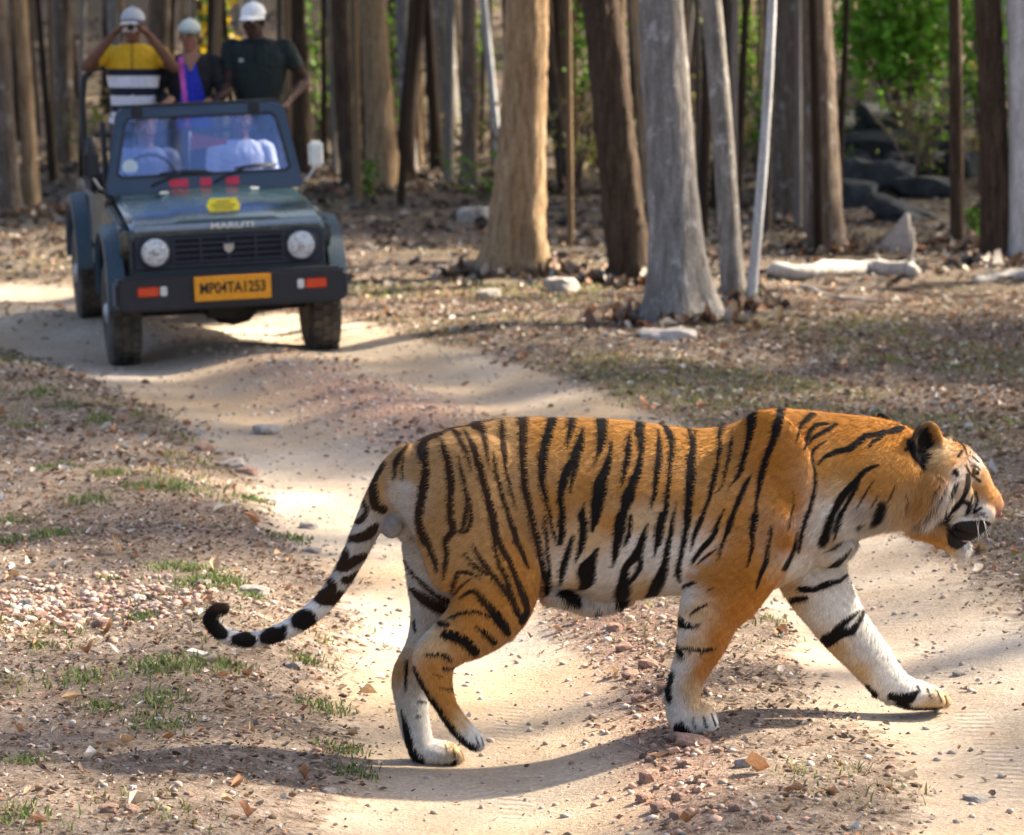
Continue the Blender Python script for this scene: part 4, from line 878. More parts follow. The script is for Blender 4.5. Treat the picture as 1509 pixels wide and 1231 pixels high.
# the wood behind: plain trunks, nearer ones first
FARK = ['brown', 'grey', 'dark', 'dark', 'tan', 'grey', 'dark']
far_me = []
for i, k in enumerate(FARK):
    hs = np.r_[-0.4, 0, 0.25, 0.6, 1.0, np.linspace(1.6, 9, 9)]
    P = [np.array([0.10 * math.sin(h * 0.55 + i) - 0.10 * math.sin(i), 0.08 * math.sin(h * 0.4 + 2 * i) - 0.08 * math.sin(2 * i), h]) for h in hs]
    me = trunk_mesh('far_trunk', P, [0.5 * (1 + 0.5 * math.exp(-max(h, 0) / 0.35)) * (1 - 0.05 * max(h, 0)) for h in hs], 12, 0.12, 0.05, 100 + i); me.materials.append(BARK[k]); far_me.append(me)
placed = []
tries = 0
while len(placed) < 240 and tries < 9000:
    tries += 1
    y = 42 + 85 * rt.rand() ** 1.25; x = (rt.rand() * 2 - 1) * (0.16 * y + 1.0)
    u, v = proj(np.array([[x, y, gz(x, y)]])); u = u[0]
    if any(math.hypot(x - a, y - b) < 0.7 for a, b in placed): continue
    if 1235 < u < 1400 and y < 46: continue
    if y < 38 and -9 < x < -2.5: continue
    placed.append((x, y)); i = rt.randint(len(FARK)); d = 0.06 + 0.20 * rt.rand() ** 2.2
    lx, ly = rt.randn() * 0.04, rt.randn() * 0.05
    r = empty('tree', (x, y, gz(x, y)), (lx, ly, rt.rand() * 6.28)); sz_ = 'thin' if d < 0.12 else 'slender' if d < 0.2 else 'stout'; ln2 = 'leaning' if math.hypot(lx, ly) > 0.06 else 'upright'
    tag(r, '%s %s %s trunk in the crowded wood far behind the jeep' % (sz_, ln2, FARK[i]), 'tree', '%s %s %s trunks in the wood behind' % (sz_, ln2, FARK[i]))
    t = bpy.data.objects.new('trunk', far_me[i]); col.objects.link(t); t.parent = r; t.scale = (d, d, 1.0)
    ci = rt.choice([0, 1, 2, 3, 3]); me, rx, rz = CROWNS[ci]
    c = bpy.data.objects.new('crown', me); col.objects.link(c); c.parent = r; c.location = (0, 0, 9 + rz * 0.6); c.rotation_euler = (0, 0, rt.rand() * 6.28)
# trees added right of the track, mostly out of view, to shade the ground
CROWNS.append((crown_mesh('crown_full', 3.5, 1.5, 15, 3600, 0.24, 5, 0.8), 3.5, 1.5))
SHADED = [(-1.4, 18.6), (-4.0, 8.6), (-3.8, 13.2), (0.6, 6.6), (4.4, 13.0), (2.9, 16.6), (-4.4, 17.0), (5.4, 19.5), (-4.8, 22.8), (4.0, 22.0), (3.6, 33.0), (7.5, 32.0), (0.0, 35.0), (4.5, 37.5), (-4.5, 35.5), (8.5, 38.0), (0.5, 40.0), (-4.0, 41.0), (5.0, 43.0), (-8, 38)]
so = np.array([sd.x, sd.y]) / sd.z * 13.6
for i, (x, y) in enumerate(SHADED):
    x, y = x + so[0], y + so[1]
    tree('tree', 'tall leafy tree added beyond the open side of the track to shade it', (x, y, gz(x, y)), (rt.randn() * 0.01, rt.randn() * 0.01), 0.17 + 0.06 * rt.rand(), FARK[i % 2], H=12.5, crown=4, seg=12, group='trees added to shade the track', seed=200 + i, scale=0.95 + 0.15 * rt.rand())
BEHIND = [(-6.5, -5.0), (-2.5, -9.0), (4.5, -6.5), (8.5, -11.0), (-10.5, -11.0), (1.5, -15.0), (-6.0, -17.0), (12.5, -4.0), (6.0, -18.0)]  # unseen trees added behind the camera for reflections in the jeep's windscreen
for i, (x, y) in enumerate(BEHIND):
    tree('tree', 'tall unseen leafy tree added behind the camera for the windscreen to reflect', (x, y, gz(x, y)), (rt.randn() * 0.01, rt.randn() * 0.01), 0.2, FARK[i % 2], H=11.5 + 2 * rt.rand(), crown=4, seg=12, group='unseen trees added for reflections', seed=300 + i, scale=1.0, rings=24)
# bare thin pole stems crowding between the trunks
pole_me = []
for i in range(6):
    hs = np.r_[-0.2, 0, 0.3, 0.8, np.linspace(1.4, 6, 9)]; r_ = np.random.RandomState(500 + i)
    ax_, ay_ = r_.randn(2) * 0.05; P = [np.array([ax_ * h + 0.10 * math.sin(h * 0.9 + i) - 0.10 * math.sin(i), ay_ * h + 0.08 * math.sin(h * 0.7 + i) - 0.08 * math.sin(i), h]) for h in hs]
    me = trunk_mesh('pole', P, [0.5 * (1 - 0.10 * max(h, 0)) for h in hs], 8, 0.0, 0.05, 600 + i, 0.2); me.materials.append(BARK[('brown', 'dark', 'dark', 'grey', 'tan', 'brown')[i]]); pole_me.append(me)
PN = ('brown', 'dark', 'dark', 'grey', 'tan', 'brown'); pl = []
while len(pl) < 95:
    y = 30 + 34 * rt.rand(); x = (rt.rand() * 2 - 1) * (0.155 * y + 0.4) if len(pl) % 3 else rt.uniform(1.5, 4.2) * y / 30
    u, v = proj(np.array([[x, y, gz(x, y)]])); u = u[0]
    if (y < 38 and -9 < x < -1.6) or (1235 < u < 1400 and y < 46): continue
    pl.append((x, y)); i = rt.randint(6); d = 0.05 + 0.07 * rt.rand()
    r = empty('sapling', (x, y, gz(x, y)), (rt.randn() * 0.03, rt.randn() * 0.05, rt.rand() * 6.28)); tag(r, '%s bare %s pole stem %s in the wood' % ('very thin' if d < 0.085 else 'thin', PN[i], 'among the nearer trunks' if y < 45 else 'among the far trunks'), 'sapling', '%s bare %s pole stems %s' % ('very thin' if d < 0.085 else 'thin', PN[i], 'near' if y < 45 else 'far'))
    t = bpy.data.objects.new('stem', pole_me[i]); col.objects.link(t); t.parent = r; t.scale = (d, d, 1)
# the far wood closes the view
r_ = np.random.RandomState(9); n = 16000
cx = r_.uniform(-26, 26, n); cy = r_.uniform(98, 118, n); cz = ground_h(cx, cy) + 9 * r_.rand(n) ** 1.2
cl = np.array([(0.07, 0.075, 0.03), (0.10, 0.075, 0.045), (0.05, 0.06, 0.02), (0.13, 0.11, 0.06)])[r_.randint(0, 4, n)] * (0.6 + 0.8 * r_.rand(n, 1))
V, Fc, cc = leaf_cards(np.c_[cx, cy, cz], 0.35 + 0.4 * r_.rand(n), r_, cl); me = mesh_np('far_wood', V, Fc); set_col(me, 'tint', cc)
tag(link('far_wood', me, m_leaf), 'dim brown green mass of distant forest behind all the trunks', 'forest', kind='stuff')

# ---- green saplings and dry shrubs
def sapling(label, base, h, w, nleaf, lsize, seed, green=1.0, bright=1.0, stems=4, group=None, yellow=0.0, low=0.25):
    r = np.random.RandomState(seed); root = empty('shrub', base); tag(root, label, 'shrub', group)
    Vs = []; Fs = []; o = 0; tips = []
    for i in range(stems):
        a = r.rand() * 6.28; L = w * (0.3 + 0.7 * r.rand())
        P = [np.array([math.cos(a) * L * t ** 1.3, math.sin(a) * L * t ** 1.3, -0.05 + (h + 0.05) * t * (0.75 + 0.25 * r.rand())]) for t in (0, 0.25, 0.5, 0.75, 1.0)]
        V, Fq = tube_vf(P, [0.02 * h ** 0.5 * k for k in (1, 0.8, 0.6, 0.4, 0.15)], 6); Vs += V; Fs += [tuple(j + o for j in f) for f in Fq]; o += len(V)
        for t in np.linspace(low, 1, 6): tips.append(np.array([math.cos(a) * L * t ** 1.3, math.sin(a) * L * t ** 1.3, h * t * 0.9]))
    link('stems', mesh_np('stems', Vs, Fs), BARK['brown'], root)
    tips = np.array(tips); k = r.randint(0, len(tips), nleaf); cen = tips[k] + r.randn(nleaf, 3) * np.array([w, w, h * 0.4]) * 0.25
    cen[:, 2] = np.maximum(cen[:, 2], 0.05)
    A = np.array((0.09, 0.20, 0.02)); B = np.array((0.26, 0.20, 0.07)); Y = np.array((0.65, 0.45, 0.02))
    t = np.clip(green + 0.2 * r.randn(nleaf, 1), 0, 1); cols = (A * t + B * (1 - t)) * bright * (0.6 + 0.8 * r.rand(nleaf, 1))
    ym = r.rand(nleaf) < yellow; cols[ym] = Y
    V, Fc, cl = leaf_cards(cen, lsize * (0.6 + 0.8 * r.rand(nleaf)), r, cols); me = mesh_np('foliage', V, Fc); set_col(me, 'tint', cl); link('foliage', me, m_leaf, root)
    return root
def psap(label, bx, by, topy, wpx, nleaf, lpx, seed, **kw):
    b = gpt(bx, by); s = b[1] / F; return sapling(label, tuple(b), (by - topy) * s, wpx * s / 2, nleaf, lpx * s, seed, **kw)
psap('leafy bright green bush growing above the dark boulders', 1330, 215, -60, 260, 2400, 18, 1, stems=12, low=0.5, bright=1.9)
psap('bright green bush growing above the boulders near the dark trunk', 1450, 235, -40, 150, 900, 16, 2, stems=7, low=0.45, bright=1.7)
psap('pale green leafy sapling among the trunks behind the smooth grey tree', 1090, 230, -40, 110, 400, 13, 21, low=0.55, green=0.9, bright=1.3)
psap('green leafy sapling in the wood behind the dark leaning trunk', 960, 225, -40, 90, 320, 13, 22, low=0.6, green=0.9, bright=1.3)
psap('small green seedling by the foot of the dark trunk near the boulders', 1437, 350, 305, 34, 60, 14, 3, low=0.5)
psap('tiny green seedling at the foot of the slender grey trunk', 1098, 452, 425, 22, 40, 11, 4, low=0.4)
psap('green leafy sapling in the gap between the tan and the dark trunks', 868, 240, -20, 70, 260, 14, 5, low=0.55)
psap('green leafy sapling behind the tan brown trunk by the jeep', 585, 235, -20, 60, 200, 13, 6, low=0.5)
psap('yellow flowered sapling behind the jeep\'s standing passengers', 312, 220, -30, 60, 220, 14, 7, low=0.7, yellow=0.6)
psap('green sapling in the wood beyond the person in dark green', 470, 225, -10, 70, 200, 13, 8, low=0.4)
psap('pale green sapling in the wood beside the broad grey trunk', 705, 215, -20, 70, 160, 12, 9, low=0.5, green=0.8)
psap('small green sapling at the foot of the tan brown trunk', 540, 290, 235, 40, 90, 10, 10, low=0.3)
psap('green sapling behind the slender grey trunk', 1115, 260, 120, 50, 130, 12, 11, low=0.4)
for i in range(26):
    px = rt.uniform(0, 1509); py = rt.uniform(200, 300); b = gpt(px, py)
    if 60 < px < 500 and py > 280: continue
    sapling('%s %s undergrowth shrub among the far trunks' % (('low', 'tall')[i % 2], ('dry brown', 'half green', 'green')[i % 3]), tuple(b), (0.55, 1.15)[i % 2] * rt.uniform(0.85, 1.1), rt.uniform(0.3, 0.7), 120, 0.09, 300 + i, green=(0.0, 0.4, 0.8)[i % 3], stems=6, group='%s %s undergrowth shrubs' % (('low', 'tall')[i % 2], ('dry brown', 'half green', 'green')[i % 3]), low=0.3, bright=0.9)

# ---- boulders, logs, stones
def rock_mesh(name, sx, sy, sz, seed, sub=3, rough=0.22, facet=0.0):
    b = bmesh.new(); bmesh.ops.create_icosphere(b, subdivisions=sub, radius=1.0); off = Vector((seed * 3.7, seed * 1.3, seed * 2.1))
    for v in b.verts:
        d = v.co.normalized(); n1 = mnoise.noise(d * 1.1 + off); n2 = mnoise.noise(d * 2.7 + off); n3__ = mnoise.noise(d * 6 + off)
        q = d * (1 + rough * 1.5 * n1 + rough * 0.8 * n2 + rough * 0.25 * n3__)
        q = Vector((max(-0.8, min(0.8, q.x)), max(-0.8, min(0.8, q.y)), max(-0.7, min(0.72 + 0.15 * n1, q.z))))
        v.co = Vector((q.x * sx, q.y * sy, q.z * sz)) / 0.8
    me = bpy.data.meshes.new(name); b.to_mesh(me); b.free(); return me
def rockmat(name, a, b_, c_):
    M = Mat(name, 0.85, 0.25); v = M.pos(); n = M.noise(v, 3.0, 6, 0.65); f = M.noise(v, 30, 4, 0.6)
    cc = M.ramp(n, [(0.3, a), (0.55, b_), (0.75, c_)]); M.col(M.mix(0.5, cc, M.mix(1.0, cc, M.ramp(f, [(0.3, (0.6,) * 3), (0.7, (1.4,) * 3)]), 'MULTIPLY')))
    M.bump(M.math('ADD', n, M.math('MULTIPLY', f, 0.4)), 0.7, 0.04); return M.m
m_dark = rockmat('boulder_dark', (0.014, 0.015, 0.016), (0.034, 0.037, 0.038), (0.095, 0.10, 0.10)); m_palerock = rockmat('pale_stone', (0.28, 0.235, 0.20), (0.42, 0.37, 0.33), (0.58, 0.53, 0.49)); m_pinkrock = rockmat('pink_stone', (0.28, 0.16, 0.115), (0.43, 0.27, 0.20), (0.56, 0.42, 0.34))
BO = [(1310, 240, 130, 50, 'broad dark boulder in the middle of the rock pile under the bush'), (1400, 188, 80, 44, 'dark boulder at the top of the rock pile beside the long slab'), (1250, 258, 60, 46, 'dark boulder at the side of the rock pile next to the brown trunk'), (1352, 258, 80, 40, 'dark boulder wedged in the middle of the rock pile'), (1340, 192, 150, 46, 'long dark slab boulder lying beneath the bright green bush'), (1270, 212, 90, 46, 'rounded dark boulder beside the long slab beneath the bush'), (1386, 232, 70, 44, 'dark boulder tucked behind the thin dark stem on the slope'),
      (1290, 285, 110, 50, 'broad dark boulder low on the slope above the pale pointed rock'), (1370, 292, 90, 34, 'low dark boulder on the slope beside the thin dark stem'), (1262, 305, 60, 44, 'dark boulder at the bottom of the slope by the brown trunk'),
      (1330, 325, 90, 30, 'flat dark boulder right above the pale pointed rock'), (1425, 262, 60, 40, 'dark boulder half hidden by the dark trunk on the slope'), (862, 175, 66, 60, 'dark boulder in the gap between the tan and dark trunks'), (845, 200, 80, 36, 'low dark boulder in front of the one between tan and dark trunks')]
for i, (px, py, w_, h_, lb) in enumerate(BO):
    b = gpt(px, py); s = b[1] / F; me = rock_mesh('boulder', w_ * s * 0.55, w_ * s * 0.45, h_ * s * 0.62, 11 + i)
    o = link('boulder', me, m_dark); o.location = (b[0], b[1] + w_ * s * 0.3, b[2] + h_ * s * 0.30); o.rotation_euler = (rt.randn() * 0.12, rt.randn() * 0.12, rt.randn() * 0.5); tag(o, lb, 'boulder', None)
b = gpt(1312, 372); s = b[1] / F
V = [(-32, 0, -6), (34, -4, -6), (30, 26, -6), (-20, 26, -6), (24, 6, 60), (31, 14, 56), (10, 12, 40), (-10, 4, 20), (-6, 20, 18)]
me = bpy.data.meshes.new('rock'); bb = bmesh.new()
for v in V: bb.verts.new(Vector(v) * s)
bmesh.ops.convex_hull(bb, input=bb.verts); bmesh.ops.bevel(bb, geom=bb.edges[:], offset=1.6 * s, segments=2, affect='EDGES'); bb.to_mesh(me); bb.free()
o = link('boulder', me, m_palerock); o.location = tuple(b); tag(o, 'pale pointed rock standing behind the long white log', 'boulder')
b = gpt(984, 500); s = b[1] / F
o = link('boulder', rock_mesh('flat_stone', 42 * s, 34 * s, 13 * s, 31), m_palerock); o.location = (b[0], b[1], b[2] + 3 * s); tag(o, 'flat pale stone sunk in the ground before the smooth grey tree', 'boulder')
def log(name, label, pts, rpx, mat, cat='log', group=None, seg=12, branches=()):
    P = [gpt(a, b_) for a, b_ in pts]; s = P[0][1] / F; base = P[0].copy()
    Y = np.mean([p_[1] for p_ in P]); Q = []
    for (a, b_), g in zip(pts, P): Q.append(np.array([g[0], g[1], g[2] + rpx[0] * s * 0.8]))
    Q = catmull(np.array(Q), 5); n = len(Q); r0 = np.linspace(rpx[0], rpx[1], n) * s
    r0 = r0 * (1 + 0.07 * np.sin(np.arange(n) * 1.1) + 0.06 * np.sin(np.arange(n) * 2.3)); r0[0] *= 0.55; r0[-1] *= 0.6; Q = Q + np.random.RandomState(len(label)).randn(n, 3) * r0[:, None] * 0.12
    root = empty(name, tuple(base)); tag(root, label, cat, group)
    link('stem', tube('stem', Q - base, r0, seg), mat, root)
    for (t, dx, dz, rr) in branches:
        q0 = Q[int(t * (n - 1))] - base; q1 = q0 + np.array([dx * s, -0.05, dz * s])
        link('branch', tube('branch', [q0, (q0 + q1) / 2 + np.array([0.02, 0, 0.02]), q1], [rr * s, rr * s * 0.7, rr * s * 0.25], 7), mat, root)
    return root
log('fallen_log', 'long whitish fallen log lying in front of the brown trunk', [(1132, 412), (1200, 409), (1280, 405), (1352, 410)], (12, 13), BARK['dead'], branches=((0.95, 6, 62, 4), (0.9, 40, 20, 4), (0.3, -30, -20, 3)))
log('fallen_log', 'pale grey fallen log lying by the pale bluish trunk', [(1436, 420), (1480, 414), (1530, 412)], (7, 11), BARK['dead'], branches=((0.4, -20, 14, 3),))
log('fallen_branch', 'thin grey branch lying across the ground before the white log', [(1098, 462), (1150, 464), (1212, 466)], (2.5, 1.6), BARK['dead'], 'branch', branches=((0.5, 18, 14, 1.5),))
log('fallen_branch', 'forked pale branch lying just under the long white log', [(1180, 424), (1230, 440), (1300, 446)], (3.5, 2), BARK['dead'], 'branch', branches=((0.5, 30, 22, 2),))
log('fallen_branch', 'dark branch lying on the ground beneath the two white logs', [(1330, 432), (1400, 440), (1470, 436)], (4, 2), BARK['brown'], 'branch')
log('fallen_branch', 'thin branch lying on the ground by the tan trunk\'s foot', [(640, 395), (690, 400), (720, 398)], (2.5, 1.5), BARK['dead'], 'branch')
ST = [(1095, 1132, 13, 12, 'p', 'whitish rounded stone on the crown of the track ahead of the near forepaw'), (1022, 1100, 26, 11, 'k', 'long pink stone touching the tiger\'s planted forepaw'), (1000, 1092, 12, 9, 'k', None), (958, 1152, 16, 13, 'k', None), (992, 1112, 11, 8, 'k', None), (962, 1122, 12, 8, 'k', None),
      (1440, 1182, 20, 7, 'p', 'flat grey stone lying in the sandy rut ahead of the tiger'), (1418, 995, 14, 6, 'p', 'small flat stone in the rut beyond the leading forepaw'), (985, 1020, 17, 12, 'k', None), (930, 1000, 14, 9, 'k', None), (955, 985, 15, 10, 'k', None), (942, 1035, 12, 8, 'k', None), (1010, 1130, 12, 8, 'k', None),
      (975, 1195, 16, 11, 'k', None), (1040, 1160, 12, 8, 'k', None), (1000, 1205, 14, 9, 'k', None), (1085, 1195, 12, 8, 'k', None), (1132, 1210, 10, 7, 'k', None), (920, 960, 13, 9, 'k', None), (905, 930, 12, 8, 'k', None), (1000, 1178, 11, 8, 'k', None), (950, 1180, 13, 9, 'k', None), (1060, 1110, 9, 6, 'k', None),
      (375, 876, 22, 9, 'p', None), (300, 862, 12, 6, 'p', None), (485, 1170, 12, 7, 'p', None), (195, 1198, 13, 8, 'k', None), (160, 1196, 15, 8, 'k', None), (433, 985, 13, 7, 'p', None), (40, 895, 14, 9, 'p', None), (60, 912, 12, 8, 'k', None), (100, 930, 14, 9, 'k', None), (150, 925, 14, 10, 'k', None), (25, 915, 12, 8, 'k', None), (135, 900, 11, 8, 'k', None),
      (455, 780, 14, 7, 'p', None), (460, 815, 15, 6, 'p', None), (395, 640, 22, 10, 'p', None), (365, 700, 16, 8, 'k', None), (340, 690, 20, 9, 'p', None), (300, 665, 16, 9, 'k', None), (720, 440, 18, 10, 'p', 'pale stone lying at the foot of the thick tan trunk'), (830, 432, 26, 16, 'p', 'grey stone lying between the feet of the tan and dark trunks'), (700, 325, 26, 14, 'p', None)]
rockv = {k: [rock_mesh('stone', 1, 0.75, 1, 60 + i, 2, 0.28) for i in range(4)] for k in 'pk'}
for k, mm in (('p', m_palerock), ('k', m_pinkrock)):
    for me in rockv[k]: me.materials.append(mm)
for i, (px, py, rw, rh, k, lb) in enumerate(ST):
    b = gpt(px, py); s = b[1] / F
    o = bpy.data.objects.new('stone', rockv[k][i % 4]); col.objects.link(o); o.location = (b[0], b[1], b[2] + rh * s * 0.45); o.scale = (rw * s, rw * s, rh * s); o.rotation_euler = (rt.randn() * 0.1, rt.randn() * 0.1, rt.randn() * 0.5)
    if lb: tag(o, lb, 'stone')
    elif px > 880: tag(o, 'pink stone among the gravel on the crown between the ruts', 'stone', 'pink stones on the crown')
    elif k == 'k': tag(o, 'pink stone lying on the verge behind the tiger', 'stone', 'pink stones on the verge')
    else: tag(o, 'pale stone lying on the ground behind the tiger', 'stone', 'pale stones on the ground')
# ================================================================== THE JEEP
def bm_mesh(name, fn, bevel=0.0, segs=2, smooth=True):
    b = bmesh.new(); fn(b)
    bmesh.ops.recalc_face_normals(b, faces=b.faces)
    if bevel:
        sharp = [e for e in b.edges if len(e.link_faces) == 2 and e.calc_face_angle(0) > 0.5]
        bmesh.ops.bevel(b, geom=sharp, offset=bevel, segments=segs, affect='EDGES', clamp_overlap=True)
    me = bpy.data.meshes.new(name); b.to_mesh(me); b.free()
    if smooth:
        for p_ in me.polygons: p_.use_smooth = True
        me.set_sharp_from_angle(angle=rad(35))
    return me
def box_fn(x0, x1, y0, y1, z0, z1):
    def fn(b):
        vs_ = [b.verts.new((x, y, z)) for x in (x0, x1) for y in (y0, y1) for z in (z0, z1)]
        for q in ((0, 1, 3, 2), (4, 6, 7, 5), (0, 4, 5, 1), (2, 3, 7, 6), (0, 2, 6, 4), (1, 5, 7, 3)): b.faces.new([vs_[i] for i in q])
    return fn
def prism_x(poly, x0, x1, tx=0.0):
    """polygon in (y, z), extruded along x"""
    def fn(b):
        A = [b.verts.new((x0, y, z)) for y, z in poly]; B = [b.verts.new((x1, y, z)) for y, z in poly]; n = len(poly)
        b.faces.new(A); b.faces.new(B[::-1])
        for i in range(n): b.faces.new([A[i], A[(i + 1) % n], B[(i + 1) % n], B[i]])
    return fn
def prism_y(poly, y0, y1, slope=0.0):
    """polygon in (x, z), extruded along y; slope shifts y with z"""
    def fn(b):
        A = [b.verts.new((x, y0 + slope * z, z)) for x, z in poly]; B = [b.verts.new((x, y1 + slope * z, z)) for x, z in poly]; n = len(poly)
        b.faces.new(A); b.faces.new(B[::-1])
        for i in range(n): b.faces.new([A[i], A[(i + 1) % n], B[(i + 1) % n], B[i]])
    return fn
def frame_y(outer, inner, y0, y1, slope):
    """a ring between two polygons with equal corner count"""
    def fn(b):
        n = len(outer); L = []
        for poly in (outer, inner):
            for yy in (y0, y1): L.append([b.verts.new((x, yy + slope * z, z)) for x, z in poly])
        oa, ob, ia, ib = L
        for i in range(n):
            j = (i + 1) % n
            b.faces.new([oa[i], oa[j], ia[j], ia[i]]); b.faces.new([ob[j], ob[i], ib[i], ib[j]]); b.faces.new([oa[j], oa[i], ob[i], ob[j]]); b.faces.new([ia[i], ia[j], ib[j], ib[i]])
    return fn
def lathe_x(prof, seg=28):
    """profile (x, r) turned round the x axis"""
    def fn(b):
        rings = []
        for x, r in prof: rings.append([b.verts.new((x, r * math.cos(2 * math.pi * k / seg), r * math.sin(2 * math.pi * k / seg))) for k in range(seg)])
        for i in range(len(rings) - 1):
            for k in range(seg): b.faces.new([rings[i][k], rings[i][(k + 1) % seg], rings[i + 1][(k + 1) % seg], rings[i + 1][k]])
        b.faces.new(rings[0]); b.faces.new(rings[-1][::-1])
    return fn
def lathe_y(prof, seg=28, c=(0, 0, 0)):
    def fn(b):
        rings = []
        for y, r in prof: rings.append([b.verts.new((c[0] + r * math.cos(2 * math.pi * k / seg), c[1] + y, c[2] + r * math.sin(2 * math.pi * k / seg))) for k in range(seg)])
        for i in range(len(rings) - 1):
            for k in range(seg): b.faces.new([rings[i][k], rings[i][(k + 1) % seg], rings[i + 1][(k + 1) % seg], rings[i + 1][k]])
        b.faces.new(rings[0]); b.faces.new(rings[-1][::-1])
    return fn
def paint(name, base, dust=(0.30, 0.235, 0.165), amount=0.35, rough=0.3):
    M = Mat(name, rough, 0.5, 0.0, base); v = M.pos(); n = M.noise(v, 4, 6, 0.65); f = M.noise(v, 45, 3, 0.6)
    k = M.math('MULTIPLY', M.ramp(n, [(0.35, (0, 0, 0)), (0.75, (1, 1, 1))]), amount); sep = M.n('SeparateXYZ'); M.t.links.new(M.n('TexCoord').outputs['Object'], sep.inputs[0])
    low = M.ramp(M.math('ADD', sep.outputs[2], M.math('MULTIPLY', f, 0.15)), [(0.45, (0.75,) * 3), (0.95, (0.0,) * 3)])
    d = M.math('MAXIMUM', k, M.math('MULTIPLY', low, amount * 1.8)); M.col(M.mix(d, base, dust))
    M.put(M.b.inputs['Roughness'], M.math('ADD', rough, M.math('MULTIPLY', d, 0.5))); M.b.inputs['Coat Weight'].default_value = 0.35; M.b.inputs['Coat Roughness'].default_value = 0.12
    return M.m
j_body = paint('jeep_green_paint', (0.006, 0.030, 0.046), amount=0.12); j_hood = paint('jeep_bonnet_paint', (0.014, 0.042, 0.050), amount=0.18, rough=0.22); j_frame = paint('jeep_blue_green_paint', (0.007, 0.030, 0.075), amount=0.05)
j_side = paint('jeep_dusty_side_paint', (0.045, 0.060, 0.048), amount=0.6); j_black = simple('jeep_black_plastic', (0.018, 0.019, 0.024), 0.55); j_flare = simple('jeep_flare_grey', (0.030, 0.055, 0.075), 0.4)
j_grille = simple('jeep_grille_plastic', (0.022, 0.026, 0.045), 0.5); j_steel = simple('jeep_steel', (0.45, 0.45, 0.46), 0.35, metal=0.9); j_dirtmetal = simple('jeep_underbody', (0.03, 0.026, 0.022), 0.8)
M = Mat('jeep_tyre', 0.85, 0.2); M.col(M.ramp(M.noise(M.pos(), 8, 5), [(0.3, (0.028, 0.026, 0.024)), (0.7, (0.12, 0.10, 0.08))])); j_tyre = M.m
j_rim = simple('jeep_rim', (0.38, 0.39, 0.42), 0.4, metal=0.4); j_lens = simple('headlight_lens', (0.55, 0.58, 0.60), 0.20, 0.8, metal=0.35, var=0.45, scale=38, bump=0.6); j_amber = simple('indicator_lens', (0.62, 0.055, 0.015), 0.2, 0.6); j_clear = simple('clear_lens', (0.6, 0.6, 0.58), 0.2, 0.6)
j_plate = simple('plate_yellow', (0.72, 0.30, 0.012), 0.5); j_ink = simple('ink_black', (0.015, 0.012, 0.01), 0.6); j_red = simple('sticker_red', (0.62, 0.03, 0.07), 0.5); j_yel = simple('badge_yellow', (0.80, 0.62, 0.02), 0.45); j_white = simple('white_plastic', (0.68, 0.67, 0.62), 0.4); j_seat = simple('seat_vinyl', (0.035, 0.032, 0.035), 0.6)
M = Mat('windscreen_glass', 0.02, 0.5); tr = M.n('BsdfTransparent'); tr.inputs[0].default_value = (0.50, 0.58, 0.86, 1); gl = M.n('BsdfGlossy'); gl.inputs['Roughness'].default_value = 0.03; gl.inputs['Color'].default_value = (0.42, 0.55, 0.95, 1); fr = M.n('Fresnel'); fr.inputs[0].default_value = 1.9  # blue tint in glass and gloss imitates the sky's reflection
mx = M.n('MixShader'); M.t.links.new(M.math('ADD', fr.outputs[0], 0.10), mx.inputs[0]); M.t.links.new(tr.outputs[0], mx.inputs[1]); M.t.links.new(gl.outputs[0], mx.inputs[2]); M.t.links.new(mx.outputs[0], M.t.nodes['Material Output'].inputs[0]); j_glass = M.m

# where its wheels stand
JYAW = rad(12.0); fw = np.array([math.sin(JYAW), -math.cos(JYAW)]); rt_ = np.array([math.cos(JYAW), math.sin(JYAW)])
f0 = gpt(329, 508)[:2]; jc = f0 - 1.19 * fw
def wheel_xy(lx, ly): return jc + rt_ * lx - fw * ly
hz = {(sx, sy): gz(*wheel_xy(sx * 0.65, sy * 1.19)) for sx in (-1, 1) for sy in (-1, 1)}
jz = sum(hz.values()) / 4; roll = math.atan(((hz[1, -1] + hz[1, 1]) - (hz[-1, -1] + hz[-1, 1])) / 2 / 1.3); pitch = math.atan(((hz[-1, 1] + hz[1, 1]) - (hz[-1, -1] + hz[1, -1])) / 2 / 2.38)
JM = Matrix.Translation((jc[0], jc[1], jz - 0.012)) @ Matrix.Rotation(JYAW, 4, 'Z') @ Matrix.Rotation(pitch, 4, 'X') @ Matrix.Rotation(-roll, 4, 'Y')
jeep = empty('jeep'); jeep.matrix_world = JM
tag(jeep, 'open topped dark green safari jeep facing the tiger on the dirt track', 'jeep')
def jp(name, fn, mat, bevel=0.0, parent=None, segs=2): return link(name, bm_mesh(name, fn, bevel, segs), mat, parent or jeep)
def arch(cy, r, z0, n=10): return [(cy - r * math.cos(math.pi * k / n), z0 + (r) * math.sin(math.pi * k / n)) for k in range(n + 1)]
body = jp('body', box_fn(-0.53, 0.53, -1.66, 1.76, 0.46, 0.575), j_side, 0.012)
jp('nose', prism_y([(-0.625, 0.52), (0.625, 0.52), (0.625, 0.86), (0.60, 0.93), (-0.60, 0.93), (-0.625, 0.86)], -1.70, -1.56), j_body, 0.02, body)
jp('engine_bay', box_fn(-0.50, 0.50, -1.55, -0.63, 0.50, 0.94), j_dirtmetal, 0.01, body)
jp('tailgate', box_fn(-0.61, 0.61, 1.765, 1.80, 0.48, 0.99), j_side, 0.012, body)
